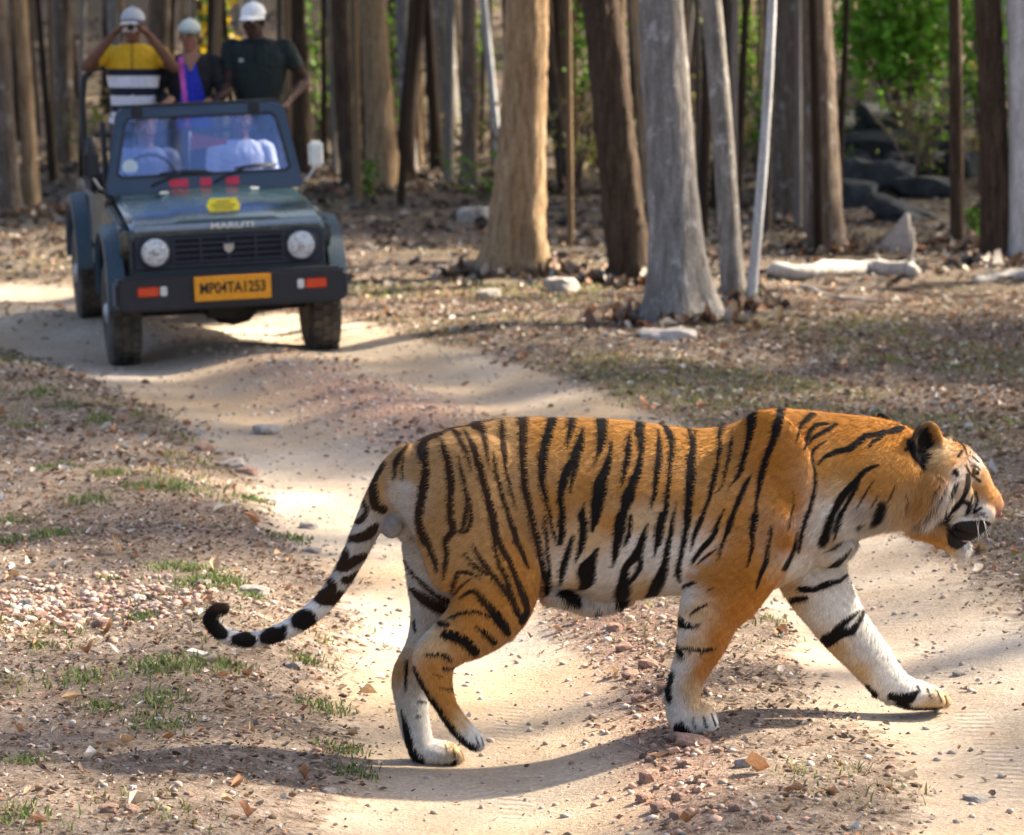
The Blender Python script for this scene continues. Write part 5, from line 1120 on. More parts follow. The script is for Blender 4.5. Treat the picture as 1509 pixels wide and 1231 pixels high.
for sx in (-1, 1):
    jp('sill', box_fn(*sorted((sx * 0.535, sx * 0.664)), -0.72, 0.74, 0.462, 0.572), j_side, 0.012, body)
    jp('wheel_house', box_fn(*sorted((sx * 0.50, sx * 0.532)), 0.70, 1.70, 0.577, 0.93), j_black, 0.008, body)
    jp('fender_top', box_fn(*sorted((sx * 0.505, sx * 0.672)), -1.555, -0.605, 0.885, 0.925), j_body, 0.01, body)
for sx in (-1, 1):
    x0, x1 = sorted((sx * 0.60, sx * 0.665)); 
    jp('door', prism_x([(-0.52, 0.48), (0.30, 0.48), (0.30, 0.98), (-0.46, 1.02), (-0.56, 1.02)], *sorted((sx * 0.615, sx * 0.668))), j_side, 0.015)
    jp('side_panel', prism_x([(0.32, 0.60), (0.76, 0.60), (0.80, 0.90), (1.60, 0.90), (1.62, 0.60), (1.78, 0.60), (1.78, 0.98), (0.32, 0.98)], *sorted((sx * 0.612, sx * 0.665))), j_side, 0.015)
    jp('front_fender', prism_x([(-1.66, 0.80), (-1.66, 0.90), (-0.60, 0.98), (-0.60, 0.50), (-0.74, 0.50), (-0.80, 0.74), (-0.95, 0.88), (-1.43, 0.88), (-1.58, 0.72)], *sorted((sx * 0.60, sx * 0.675))), j_body if sx > 0 else j_side, 0.015)
    for cy in (-1.19, 1.19):
        def flare(b, cy=cy, sx=sx):
            prof = [(0.655, 0.43), (0.745, 0.415), (0.775, 0.435), (0.77, 0.475), (0.66, 0.50)]; rings = []
            for k in range(13):
                a = math.pi * (k / 12 * 1.02 - 0.01); rings.append([b.verts.new((sx * x, cy - r * math.cos(a) * 1.0, 0.43 + r * math.sin(a))) for x, r in prof])
            for i in range(12):
                for q in range(5): b.faces.new([rings[i][q], rings[i][(q + 1) % 5], rings[i + 1][(q + 1) % 5], rings[i + 1][q]])
            b.faces.new(rings[0]); b.faces.new(rings[-1][::-1])
        jp('wheel_flare', flare, j_flare)
        w_ = empty('wheel', (sx * 0.65, cy, 0.335), (0, 0, 0), jeep)
        prof = [(-0.095, 0.20), (-0.105, 0.25), (-0.10, 0.30), (-0.085, 0.325), (-0.05, 0.338), (0.05, 0.338), (0.085, 0.325), (0.10, 0.30), (0.105, 0.25), (0.095, 0.20)]
        jp('tyre', lathe_x(prof, 36), j_tyre, 0, w_)
        def tread(b):
            for k in range(30):
                for side in (-1, 0, 1):
                    a = 2 * math.pi * (k + (0.5 if side == 0 else 0)) / 30; c_, s_ = math.cos(a), math.sin(a)
                    fn0 = box_fn(side * 0.062 - 0.026, side * 0.062 + 0.026, -0.020, 0.020, 0.330, 0.349); n0 = len(b.verts); fn0(b); b.verts.ensure_lookup_table()
                    for v in b.verts[n0:]: y_, z_ = v.co.y, v.co.z; v.co = Vector((v.co.x, y_ * c_ + z_ * s_, -y_ * s_ + z_ * c_))
        tr_o = jp('tread', tread, j_tyre, 0, w_); tag(tr_o, kind='stuff')
        ox = sx * 0.06
        jp('rim', lathe_x([(ox - 0.05 * sx, 0.205), (ox + 0.035 * sx, 0.205), (ox + 0.03 * sx, 0.18), (ox - 0.005 * sx, 0.15), (ox + 0.01 * sx, 0.09), (ox + 0.035 * sx, 0.07), (ox + 0.05 * sx, 0.05), (ox + 0.055 * sx, 0.015)], 28), j_rim, 0, w_)
# bonnet
def hood(b):
    rows = [(-1.715, 0.905), (-1.70, 0.945), (-1.66, 0.962), (-1.35, 0.995), (-1.0, 1.025), (-0.70, 1.048), (-0.57, 1.052)]; cols_ = [(-0.62, -0.035), (-0.585, 0.0), (-0.34, 0.004), (-0.30, 0.020), (0.30, 0.020), (0.34, 0.004), (0.585, 0.0), (0.62, -0.035)]
    G = [[b.verts.new((x * (1 - 0.02 * i / 6), y, z + (dz if i > 0 else min(dz, 0)))) for x, dz in cols_] for i, (y, z) in enumerate(rows)]
    Lw = [[b.verts.new((v.co.x * 0.995, v.co.y + 0.004, v.co.z - 0.035)) for v in r_] for r_ in (G[0], G[-1])]
    for i in range(6):
        for k in range(7): b.faces.new([G[i][k], G[i][k + 1], G[i + 1][k + 1], G[i + 1][k]])
    for k in range(7): b.faces.new([G[0][k + 1], G[0][k], Lw[0][k], Lw[0][k + 1]]); b.faces.new([G[6][k], G[6][k + 1], Lw[1][k + 1], Lw[1][k]])
hd = jp('bonnet', hood, j_hood, 0.0)
jp('bonnet_lip', box_fn(-0.60, 0.60, -1.732, -1.700, 0.905, 0.940), simple('bonnet_lip_highlight', (0.20, 0.27, 0.36), 0.25, 0.6), 0.008, hd)  # pale blue colour paints in the highlight along the bonnet's front lip
for sx in (-1, 1): jp('bonnet_catch', box_fn(sx * 0.605 - 0.02, sx * 0.605 + 0.02, -1.52, -1.40, 0.955, 0.985), j_steel, 0.008, hd); jp('washer_nozzle', box_fn(sx * 0.30 - 0.03, sx * 0.30 + 0.03, -0.86, -0.80, 1.055, 1.072), j_white, 0.006, hd)
def text_obj(name, body_, size, mat, parent, loc, rot, ext=0.002, align='CENTER', sx=1.0):
    cu = bpy.data.curves.new(name, 'FONT'); cu.body = body_; cu.size = size; cu.align_x = align; cu.align_y = 'CENTER'; cu.extrude = ext; cu.offset = size * 0.015
    t = bpy.data.objects.new(name, cu); col.objects.link(t); dg_ = bpy.context.evaluated_depsgraph_get(); me = bpy.data.meshes.new_from_object(t.evaluated_get(dg_)); bpy.data.objects.remove(t)
    me.transform(Matrix.Diagonal((sx, 1, 1, 1))); o = link(name, me, mat, parent); o.location = loc; o.rotation_euler = rot; return o
text_obj('maker_name', 'MARUTI', 0.052, j_white, hd, (0.03, -1.734, 0.922), (math.pi / 2, 0, 0), sx=1.5)
bd = jp('badge', prism_y([(-0.095, -0.045), (0.095, -0.045), (0.11, 0.0), (0.085, 0.055), (-0.085, 0.055), (-0.11, 0.0)], -0.004, 0.008), j_yel, 0.004, hd); bd.location = (0.0, -1.56, 1.035); bd.rotation_euler = (rad(-38), 0, 0)
m_bi = simple('badge_ink', (0.30, 0.22, 0.03), 0.6)
for z_, w_ in ((0.026, 0.045), (0.0, 0.075), (-0.024, 0.06)): jp('badge_line', box_fn(-w_, w_, -0.007, -0.003, z_ - 0.006, z_ + 0.006), m_bi, 0, bd)
# face: grille, lamps, bumper, plate
gr = jp('grille', box_fn(-0.605, 0.605, -1.722, -1.700, 0.655, 0.885), j_grille, 0.012)
jp('grille_shade_panel', box_fn(-0.345, 0.345, -1.7245, -1.715, 0.690, 0.868), simple('grille_shadow_black', (0.008, 0.008, 0.011), 0.8), 0.0, gr)  # flat black panel paints in the shade behind the slats
for z in (0.705, 0.742, 0.782, 0.818, 0.855): jp('grille_slat', box_fn(-0.350, 0.350, -1.742, -1.718, z - 0.007, z + 0.007), j_grille, 0.004, gr)
for x in (-0.35, -0.175, 0.0, 0.175, 0.35): jp('grille_post', box_fn(x - 0.008, x + 0.008, -1.740, -1.719, 0.692, 0.866), j_grille, 0.003, gr)
em = jp('emblem', prism_y([(-0.032, 0.034), (-0.012, 0.020), (0.0, 0.032), (0.012, 0.020), (0.032, 0.034), (0.030, -0.012), (0.0, -0.036), (-0.030, -0.012)], -1.756, -1.744), j_steel, 0.003, gr); em.location = (0, 0, 0.782)
for sx in (-1, 1):
    h = jp('headlight', lathe_y([(0.0, 0.108), (-0.026, 0.108), (-0.030, 0.094), (-0.012, 0.090)], 32, (sx * 0.468, -1.716, 0.775)), j_black)
    jp('lens', lathe_y([(0.0, 0.0895), (-0.014, 0.088), (-0.019, 0.070), (-0.022, 0.040), (-0.023, 0.008)], 28, (sx * 0.468, -1.722, 0.775)), j_lens, 0, h)
    jp('bulb', lathe_y([(0, 0.022), (-0.008, 0.018), (-0.012, 0.006)], 14, (sx * 0.468, -1.7445, 0.775)), j_steel, 0, h)
bp = jp('bumper', prism_y([(-0.735, 0.44), (-0.70, 0.41), (0.70, 0.41), (0.735, 0.44), (0.735, 0.60), (0.70, 0.635), (-0.70, 0.635), (-0.735, 0.60)], -1.845, -1.735), j_black, 0.018)
for sx in (-1, 1):
    jp('bumper_corner', box_fn(*sorted((sx * 0.66, sx * 0.745)), -1.825, -1.56, 0.43, 0.61), simple('bumper_end_grey', (0.10, 0.105, 0.12), 0.6), 0.02, bp)
    jp('indicator', box_fn(*sorted((sx * 0.465, sx * 0.605)), -1.855, -1.840, 0.505, 0.572), j_amber, 0.008, bp)
    jp('parking_lamp', box_fn(*sorted((sx * 0.415, sx * 0.46)), -1.853, -1.840, 0.508, 0.569), j_clear, 0.006, bp)
npl = jp('number_plate', box_fn(-0.245, 0.245, -1.866, -1.852, 0.462, 0.618), j_plate, 0.004); npl['label'] = 'yellow number plate with black lettering'
text_obj('plate_number', 'MP04TA1253', 0.098, j_ink, npl, (0.0, -1.868, 0.540), (math.pi / 2, 0, 0), 0.0015, sx=0.78)
# underbody
ax = jp('front_axle', lathe_x([(-0.56, 0.03), (-0.10, 0.035), (-0.02, 0.10), (0.08, 0.12), (0.18, 0.10), (0.24, 0.035), (0.56, 0.03)], 14), j_dirtmetal); ax.location = (0.0, -1.19, 0.33)
ax = jp('rear_axle', lathe_x([(-0.56, 0.035), (-0.14, 0.04), (-0.06, 0.11), (0.02, 0.13), (0.12, 0.11), (0.18, 0.04), (0.56, 0.035)], 14), j_dirtmetal); ax.location = (0.15, 1.19, 0.33)
for sx in (-1, 1): jp('chassis_rail', box_fn(sx * 0.36 - 0.045, sx * 0.36 + 0.045, -1.66, 1.70, 0.38, 0.48), j_dirtmetal, 0.01)
jp('sump', box_fn(-0.16, 0.10, -1.52, -0.90, 0.30, 0.50), j_dirtmetal, 0.04); jp('silencer', box_fn(0.20, 0.42, 0.0, 0.62, 0.30, 0.44), j_dirtmetal, 0.04)
# windscreen
SL = 0.20; oy = -0.60 - SL * 1.05
wf = jp('windscreen_frame', frame_y([(-0.655, 1.045), (0.655, 1.045), (0.655, 1.10), (0.565, 1.575), (0.53, 1.605), (-0.53, 1.605), (-0.565, 1.575), (-0.655, 1.10)],
                                    [(-0.55, 1.160), (0.55, 1.160), (0.575, 1.185), (0.505, 1.510), (0.475, 1.540), (-0.475, 1.540), (-0.505, 1.510), (-0.575, 1.185)], oy - 0.02, oy + 0.025, SL), j_frame, 0.008)
jp('rubber_seal', frame_y([(-0.555, 1.150), (0.555, 1.150), (0.585, 1.180), (0.513, 1.515), (0.48, 1.549), (-0.48, 1.549), (-0.513, 1.515), (-0.585, 1.180)],
                          [(-0.545, 1.166), (0.545, 1.166), (0.568, 1.188), (0.499, 1.506), (0.470, 1.533), (-0.470, 1.533), (-0.499, 1.506), (-0.568, 1.188)], oy - 0.026, oy + 0.0, SL), j_black, 0.0, wf)
def pane(b):
    P_ = [(-0.548, 1.162), (0.548, 1.162), (0.572, 1.186), (0.502, 1.508), (0.472, 1.537), (-0.472, 1.537), (-0.502, 1.508), (-0.572, 1.186)]
    b.faces.new([b.verts.new((x, oy - 0.006 + SL * z, z)) for x, z in P_])
jp('glass', pane, j_glass, 0, wf)
def wyp(P, name, r=0.008):
    return link(name, tube(name, [(x, oy - 0.034 + SL * z - e, z) for x, z, e in P], r, 6), j_black, wf)
wyp([(-0.36, 1.095, 0), (-0.28, 1.13, 0.006), (-0.14, 1.175, 0.008), (0.05, 1.165, 0.006)], 'wiper', 0.009); wyp([(-0.30, 1.172, 0.002), (-0.16, 1.186, 0.004), (0.02, 1.180, 0.002)], 'wiper_blade', 0.007)
wyp([(0.06, 1.10, 0), (0.14, 1.14, 0.006), (0.28, 1.19, 0.008), (0.48, 1.192, 0.006)], 'wiper', 0.009); wyp([(0.20, 1.184, 0.002), (0.34, 1.204, 0.004), (0.49, 1.202, 0.002)], 'wiper_blade', 0.007)
for x, w_ in ((-0.175, 0.125), (0.005, 0.075), (0.185, 0.085)):
    st = jp('sticker', box_fn(x - w_ / 2, x + w_ / 2, -0.003, 0.0, -0.026, 0.026), j_red, 0, wf); st.location = (0, oy - 0.0215 + SL * 1.105, 1.105); st.rotation_euler = (-math.atan(SL), 0, 0)
for x in (-0.42, 0.36): jp('hinge', box_fn(x - 0.035, x + 0.035, oy - 0.04 + SL * 1.58, oy - 0.015 + SL * 1.58, 1.545, 1.615), j_black, 0.008, wf)
jp('visor_rail', box_fn(-0.53, 0.53, oy + 0.03 + SL * 1.60, oy + 0.10 + SL * 1.60, 1.585, 1.625), j_black, 0.012, wf)
dk = jp('sun_sticker', lathe_y([(0, 0.052), (-0.002, 0.052)], 20, (-0.49, oy - 0.010 + SL * 1.22, 1.225)), simple('sticker_pale_blue', (0.55, 0.66, 0.70), 0.4), 0, wf)
# cabin
jp('cowl', box_fn(-0.60, 0.60, -0.60, -0.42, 0.58, 1.048), j_body, 0.015); jp('dashboard', box_fn(-0.59, 0.59, -0.42, -0.22, 0.86, 1.10), j_black, 0.03)
def ring(name, c, R, r, mat, rx):
    P = [(R * math.cos(2 * math.pi * k / 20), R * math.sin(2 * math.pi * k / 20), 0) for k in range(21)]
    o = link(name, tube(name, P, r, 6), mat, jeep); o.location = c; o.rotation_euler = (rx, 0, 0); return o
ring('steering_wheel', (-0.31, -0.12, 1.10), 0.175, 0.014, j_black, rad(65))
for x in (-0.31, 0.31):
    s_ = jp('seat', box_fn(x - 0.24, x + 0.24, 0.0, 0.46, 0.58, 0.69), j_seat, 0.04); jp('backrest', prism_x([(0.40, 0.68), (0.50, 0.68), (0.58, 1.18), (0.50, 1.20)], x - 0.23, x + 0.23), j_seat, 0.04, s_)
for sx in (-1, 1): jp('rear_bench', box_fn(*sorted((sx * 0.27, sx * 0.60)), 1.18, 1.755, 0.94, 1.04), j_seat, 0.03)
jp('grab_rail', lathe_x([(-0.62, 0.018), (0.62, 0.018)], 10), j_black).location = (0, 0.56, 1.36)
rb = [(-0.63, 1.10, 0.90), (-0.64, 1.10, 1.2), (-0.645, 1.12, 1.55), (-0.625, 1.13, 1.72), (-0.57, 1.14, 1.785), (-0.48, 1.14, 1.80), (0.48, 1.14, 1.80), (0.57, 1.14, 1.785), (0.625, 1.13, 1.72), (0.645, 1.12, 1.55), (0.64, 1.10, 1.2), (0.63, 1.10, 0.90)]
link('roll_bar', tube('roll_bar', rb, 0.024, 10), j_black, jeep)
for sx in (-1, 1):
    P = [(sx * 0.64, 1.12, 1.52), (sx * 0.64, 1.3, 1.42), (sx * 0.64, 1.6, 1.10), (sx * 0.64, 1.72, 0.96)]; link('bar_brace', tube('bar_brace', P, 0.02, 8), j_black, jeep)
    m_ = jp('side_mirror', box_fn(*sorted((sx * 0.70, sx * 0.80)), -0.66, -0.60, 1.17, 1.345), j_white if sx > 0 else j_black, 0.018); link('mirror_arm', tube('mirror_arm', [(sx * 0.64, -0.58, 1.06), (sx * 0.70, -0.60, 1.10), (sx * 0.745, -0.615, 1.18)], 0.010, 6), j_steel, m_)
# rolled side curtain and door frame on the driver's side
jp('door_frame', prism_x([(-0.52, 1.02), (-0.47, 1.02), (-0.36, 1.52), (-0.41, 1.52)], -0.66, -0.625), j_black, 0.006)
jp('side_curtain', prism_x([(0.02, 1.0), (0.42, 0.99), (0.44, 1.20), (0.30, 1.38), (0.10, 1.34), (0.0, 1.18)], -0.705, -0.655), simple('canvas_black', (0.020, 0.021, 0.026), 0.85, bump=0.3), 0.02)
jp('fuel_cap', lathe_x([(-0.672, 0.05), (-0.66, 0.055)], 18), j_black).location = (0, 1.25, 0.88)
# spare wheel at the back
sw = empty('spare_wheel', (0.15, 1.90, 0.98), (0, 0, math.pi / 2), jeep)
jp('tyre', lathe_x([(-0.095, 0.20), (-0.105, 0.25), (-0.085, 0.325), (-0.05, 0.338), (0.05, 0.338), (0.085, 0.325), (0.105, 0.25), (0.095, 0.20)], 32), j_tyre, 0, sw)
jp('rim', lathe_x([(-0.05, 0.205), (0.05, 0.205), (0.02, 0.15), (0.05, 0.06)], 24), j_rim, 0, sw)
# ================================================================== THE PEOPLE IN THE JEEP
def ellip(c, r, seg=12, rot=None):
    V = []; Fc = []; m = seg * 2; c = np.array(c, float)
    for i in range(seg + 1):
        th = math.pi * i / seg
        for k in range(m):
            ph = 2 * math.pi * k / m; p_ = np.array([r[0] * math.sin(th) * math.cos(ph), r[1] * math.sin(th) * math.sin(ph), r[2] * math.cos(th)])
            if rot is not None: p_ = np.array(rot @ Vector(p_))
            V.append(c + p_)
    for i in range(seg):
        for k in range(m): Fc.append((i * m + k, (i + 1) * m + k, (i + 1) * m + (k + 1) % m, i * m + (k + 1) % m))
    return np.array(V), Fc
def ltube(P, R, seg=14, squash=1.0):
    P = catmull(np.array(P, float), 3); R_l = np.interp(np.linspace(0, 1, len(P)), np.linspace(0, 1, len(R)), R)
    V, Fc = tube_vf(P, R_l, seg, squash=squash); return np.array(V), Fc
def ringtorso(rows, seg=24):
    """rows (x, y, z, half width, half depth)"""
    S = catmull(np.array(rows, float), 4); V = []; n = len(S)
    for x, y, z, a, b in S:
        for k in range(seg):
            t = 2 * math.pi * k / seg; ct, st = math.cos(t), math.sin(t)
            V.append((x + a * math.copysign(abs(ct) ** 0.85, ct), y + b * math.copysign(abs(st) ** 0.85, st), z))
    Fc = [(i * seg + k, i * seg + (k + 1) % seg, (i + 1) * seg + (k + 1) % seg, (i + 1) * seg + k) for i in range(n - 1) for k in range(seg)]
    Fc += [tuple(range(seg))[::-1], tuple((n - 1) * seg + k for k in range(seg))]
    return np.array(V), Fc
SKIN, SHIRT, TROU, SHOE, HAIR, LIP = range(6)
m_person = Mat('person_skin_and_cloth', 0.7, 0.25); m_person.col(m_person.attr('tint')); m_person.bump(m_person.noise(m_person.pos((1, 1, 0.6)), 9, 4, 0.6, 1.2), 0.75, 0.05); m_person = m_person.m
m_sclera = simple('eye_white', (0.6, 0.58, 0.55), 0.2); m_iris = simple('eye_dark', (0.012, 0.009, 0.007), 0.1)
def person(label, base, rotz, arms, cols, sit=False, h=1.0, head=(0, 0, 0), look=(0, 0, 0), cap=None, peak=None, hair=True, shirtfn=None, chest=(0.19, 0.115), longsleeve=False, extras=None, lean=0.0):
    """faces -y, feet at z = 0, sized h x 1.70 m; arms = ((elbow, wrist, grip dir), (..)) for the -x and +x sides"""
    S = 1.0; root = empty('person', tuple(base), (0, 0, rotz)); root.scale = (h, h, h); tag(root, label, 'person')
    zz = -0.42 if sit else 0.0; pcs = []
    def a(z, vf): pcs.append((z, *vf))
    L = lambda z: -lean * max(0, z - 0.95)
    cw, cd = chest
    a(SHIRT, ringtorso([(0, L(0.88), 0.88 + zz, 0.155, 0.11), (0, L(0.95), 0.97 + zz, 0.160, 0.115), (0, L(1.08), 1.08 + zz, cw * 0.86, cd * 0.98), (0, L(1.2), 1.22 + zz, cw * 0.98, cd * 1.08), (0, L(1.33), 1.33 + zz, cw * 1.03, cd), (0, L(1.4), 1.40 + zz, cw * 0.88, cd * 0.75), (0, L(1.44), 1.445 + zz, cw * 0.45, cd * 0.58)]))
    for s_ in (-1, 1):
        if sit:
            a(TROU, ltube([(s_ * 0.09, 0.02, 0.47), (s_ * 0.11, -0.22, 0.50), (s_ * 0.13, -0.44, 0.52), (s_ * 0.13, -0.60, 0.42), (s_ * 0.13, -0.72, 0.30)], [0.09, 0.085, 0.065, 0.055, 0.042])); a(SHOE, ellip((s_ * 0.13, -0.77, 0.29), (0.045, 0.10, 0.045)))
        else:
            a(TROU, ltube([(s_ * 0.085, 0, 0.92), (s_ * 0.10, -0.01, 0.70), (s_ * 0.105, -0.02, 0.48), (s_ * 0.11, 0.0, 0.28), (s_ * 0.11, 0.01, 0.07)], [0.095, 0.088, 0.062, 0.056, 0.043])); a(SHOE, ellip((s_ * 0.115, -0.05, 0.035), (0.048, 0.13, 0.042)))
    for s_, (el, wr, gd) in zip((-1, 1), arms):
        sh = np.array([s_ * (cw - 0.01), L(1.36), 1.375 + zz]); el = np.array(el, float) + [0, 0, zz]; wr = np.array(wr, float) + [0, 0, zz]; gd = np.array(gd, float) / np.linalg.norm(gd)
        mid = sh + (el - sh) * 0.62
        a(SHIRT, ltube([sh * [0.7, 1, 1], sh, sh + (el - sh) * 0.35, mid], [0.06, 0.068, 0.062, 0.058]))
        a(SHIRT if longsleeve else SKIN, ltube([mid, el, el + (wr - el) * 0.35, wr], [0.046, 0.040, 0.041, 0.027]))
        side = np.cross(gd, [0, 0, 1.0]); side = side / (np.linalg.norm(side) + 1e-6); up = np.cross(side, gd)
        pc_ = wr + gd * 0.05; a(SKIN, ltube([wr - gd * 0.01, wr + gd * 0.03, wr + gd * 0.085], [0.027, 0.038, 0.036], 12, 0.6))
        for q, (off, ll) in enumerate(((-0.027, 0.060), (-0.009, 0.072), (0.010, 0.068), (0.027, 0.052))):
            r0 = wr + gd * 0.08 + side * off; r1 = r0 + gd * ll * 0.5 - up * 0.008; r2 = r1 + gd * ll * 0.3 - up * 0.028; a(SKIN, ltube([r0 - gd * 0.02, r0, r1, r2], [0.010, 0.0098, 0.0092, 0.0078], 8))
        ts = -s_; r0 = wr + gd * 0.03 + side * 0.028 * ts; r1 = r0 + gd * 0.030 + side * 0.022 * ts - up * 0.012; r2 = r1 + gd * 0.028 - up * 0.012; a(SKIN, ltube([r0 - side * 0.015 * ts, r0, r1, r2], [0.013, 0.0125, 0.011, 0.009], 8))
    hc = np.array([head[0], L(1.55) + head[1], 1.575 + zz + head[2]]); Rm = Matrix.Rotation(look[2], 3, 'Z') @ Matrix.Rotation(look[0], 3, 'X') @ Matrix.Rotation(look[1], 3, 'Y')
    def H(x, y, z): return hc + np.array(Rm @ Vector((x, y, z)))
    a(SKIN, ltube([(0, L(1.4) + 0.01, 1.40 + zz), (head[0] * 0.4, L(1.46) + 0.005, 1.47 + zz), tuple(H(0, 0.02, -0.05))], [0.062, 0.054, 0.055]))
    a(SKIN, ellip(H(0, 0.015, 0.03), (0.074, 0.092, 0.088), rot=Rm)); a(SKIN, ellip(H(0, -0.022, -0.035), (0.060, 0.066, 0.078), rot=Rm)); a(SKIN, ellip(H(0, -0.055, -0.092), (0.030, 0.026, 0.024), rot=Rm))
    a(SKIN, ltube([H(0, -0.082, 0.012), H(0, -0.098, -0.012), H(0, -0.108, -0.034)], [0.010, 0.013, 0.016], 10)); a(LIP, ellip(H(0, -0.083, -0.066), (0.026, 0.010, 0.010), 8, Rm))
    for s_ in (-1, 1): a(SKIN, ellip(H(s_ * 0.076, 0.012, -0.005), (0.010, 0.020, 0.030), 8, Rm)); a(SKIN, ellip(H(s_ * 0.036, -0.062, -0.03), (0.024, 0.022, 0.022), 8, Rm)); a(SKIN, ellip(H(s_ * 0.03, -0.078, 0.022), (0.022, 0.012, 0.008), 8, Rm))
    if hair: a(HAIR, ellip(H(0, 0.026, 0.042), (0.080, 0.090, 0.088), rot=Rm)); a(HAIR, ellip(H(0, 0.060, -0.02), (0.066, 0.050, 0.065), rot=Rm))
    if extras: 
        for z, vf in extras(H, Rm, zz): a(z, vf)
    V = np.vstack([p_[1] for p_ in pcs]); Fc = []; o_ = 0
    for z, v, f in pcs: Fc += [tuple(i + o_ for i in q) for q in f]; o_ += len(v)
    tmp = mesh_np('raw', V, Fc); b = bmesh.new(); b.from_mesh(tmp); bmesh.ops.recalc_face_normals(b, faces=b.faces); b.to_mesh(tmp); b.free()
    to = bpy.data.objects.new('raw', tmp); col.objects.link(to); md = to.modifiers.new('r', 'REMESH'); md.mode = 'VOXEL'; md.voxel_size = 0.0085; md.use_smooth_shade = True; md = to.modifiers.new('s', 'SMOOTH'); md.factor = 0.5; md.iterations = 3
    me = bpy.data.meshes.new_from_object(to.evaluated_get(bpy.context.evaluated_depsgraph_get())); me.name = 'body'; bpy.data.objects.remove(to); bpy.data.meshes.remove(tmp)
    P = np.empty(len(me.vertices) * 3, np.float32); me.vertices.foreach_get('co', P); P = P.reshape(-1, 3)
    kd_ = KDTree(len(V)); zs_ = np.concatenate([np.full(len(p_[1]), p_[0]) for p_ in pcs])
    for i, q in enumerate(V): kd_.insert(q, i)
    kd_.balance(); Z = np.array([zs_[kd_.find(q)[1]] for q in P]); cc = np.array([cols[z] for z in range(6)])[Z]
    if shirtfn: m_ = Z == SHIRT; cc[m_] = shirtfn(P[m_] - [0, 0, zz], cc[m_])
    set_col(me, 'tint', cc * (1 + 0.06 * np.random.RandomState(1).randn(len(P), 1))); me.materials.clear(); ob = link('body', me, m_person, root)
    for s_ in (-1, 1):
        e = link('eye', uvs(H(s_ * 0.031, -0.076, 0.005), 0.0125, name='eye'), m_sclera, root); link('iris', uvs(H(s_ * 0.031, -0.0855, 0.004), 0.0062, name='iris'), m_iris, e)
    if cap:
        def capfn(b):
            rings = []; n = 20
            for i in range(7):
                t = i / 6 * math.pi / 2; rr = math.cos(t) * (1 if i else 1.0); rings.append([b.verts.new(tuple(H(0.090 * rr * math.cos(2 * math.pi * k / n), 0.020 + 0.106 * rr * math.sin(2 * math.pi * k / n), 0.045 + 0.092 * math.sin(t)))) for k in range(n)] if i < 6 else [b.verts.new(tuple(H(0, 0.02, 0.140)))])
            for i in range(5):
                for k in range(n): b.faces.new([rings[i][k], rings[i][(k + 1) % n], rings[i + 1][(k + 1) % n], rings[i + 1][k]])
            for k in range(n): b.faces.new([rings[5][k], rings[5][(k + 1) % n], rings[6][0]])
            b.faces.new(rings[0][::-1])
        def brim(b):
            up_ = []; dn = []
            for i in range(3):
                r_ = []
                for k in range(11):
                    t = math.pi * (1 + k / 10); q = i / 2; r_.append(H(0.086 * math.cos(t) * (1 + 0.02 * q), 0.02 + (0.102 + 0.085 * q * abs(math.sin(t)) ** 0.6) * math.sin(t), 0.050 - 0.022 * q - 0.012 * math.cos(t) ** 2 * q))
                up_.append([b.verts.new(tuple(v)) for v in r_]); dn.append([b.verts.new(tuple(v - np.array([0, 0, 0.005]))) for v in r_])
            for i in range(2):
                for k in range(10): b.faces.new([up_[i][k], up_[i][k + 1], up_[i + 1][k + 1], up_[i + 1][k]]); b.faces.new([dn[i][k + 1], dn[i][k], dn[i + 1][k], dn[i + 1][k + 1]])
            for k in range(10): b.faces.new([up_[2][k], up_[2][k + 1], dn[2][k + 1], dn[2][k]])
        cm = simple('cap_cloth', cap, 0.85, bump=0.2); c_ = link('cap', bm_mesh('cap', capfn), cm, root); link('peak', bm_mesh('peak', brim), simple('cap_peak_cloth', peak or cap, 0.85), c_)
        link('button', uvs(H(0, 0.02, 0.141), 0.007, name='button'), cm, c_)
    return root, H
JMi = JM
def jw(x, y, z): return np.array(JM @ Vector((x, y, z)))
SK1 = (0.16, 0.075, 0.045); SK2 = (0.30, 0.15, 0.10); SKD = (0.045, 0.022, 0.016)
def on_floor(px, ly, z=0.74, py=150):
    """the spot on the jeep's floor, ly metres behind its middle, that the photo column px passes over"""
    best = None
    for k in range(-80, 81):
        p_ = jw(k * 0.01, ly, 1.7); u, v = proj(p_[None]); d_ = abs(u[0] - px)
        if best is None or d_ < best[0]: best = (d_, k * 0.01)
    return jw(best[1], ly, z)
def stripes(P, c):
    z = P[:, 2]; out = c.copy(); Y = np.array((0.62, 0.36, 0.015)); K = np.array((0.012, 0.013, 0.03)); W_ = np.array((0.66, 0.66, 0.72))
    out[:] = Y
    core = np.abs(P[:, 0]) < 0.21
    for a_, b_, cc in ((1.215, 1.265, K), (1.13, 1.215, W_), (1.075, 1.13, K), (1.00, 1.075, W_), (0.95, 1.00, K), (0.80, 0.95, W_)): out[(z > a_) & (z <= b_) & core] = cc
    out[(z > 1.27) & (np.abs(P[:, 0]) < 0.012) & (P[:, 1] < 0)] = np.array((0.30, 0.16, 0.01)); return out
b1 = on_floor(187, 0.78, 0.575)
root1, H1 = person('person in yellow, black and white striped shirt and grey cap aiming a camera', b1, 0.05, (((-0.33, -0.14, 1.28), (-0.125, -0.23, 1.515), (0.55, -0.25, 0.50)), ((0.31, -0.14, 1.27), (0.125, -0.23, 1.515), (-0.55, -0.25, 0.50))),
       [SK1, (0.62, 0.36, 0.015), (0.05, 0.05, 0.06), (0.02, 0.02, 0.02), (0.012, 0.01, 0.01), (0.20, 0.07, 0.05)], h=0.965, cap=(0.40, 0.41, 0.42), peak=(0.06, 0.06, 0.07), shirtfn=stripes, chest=(0.20, 0.13))
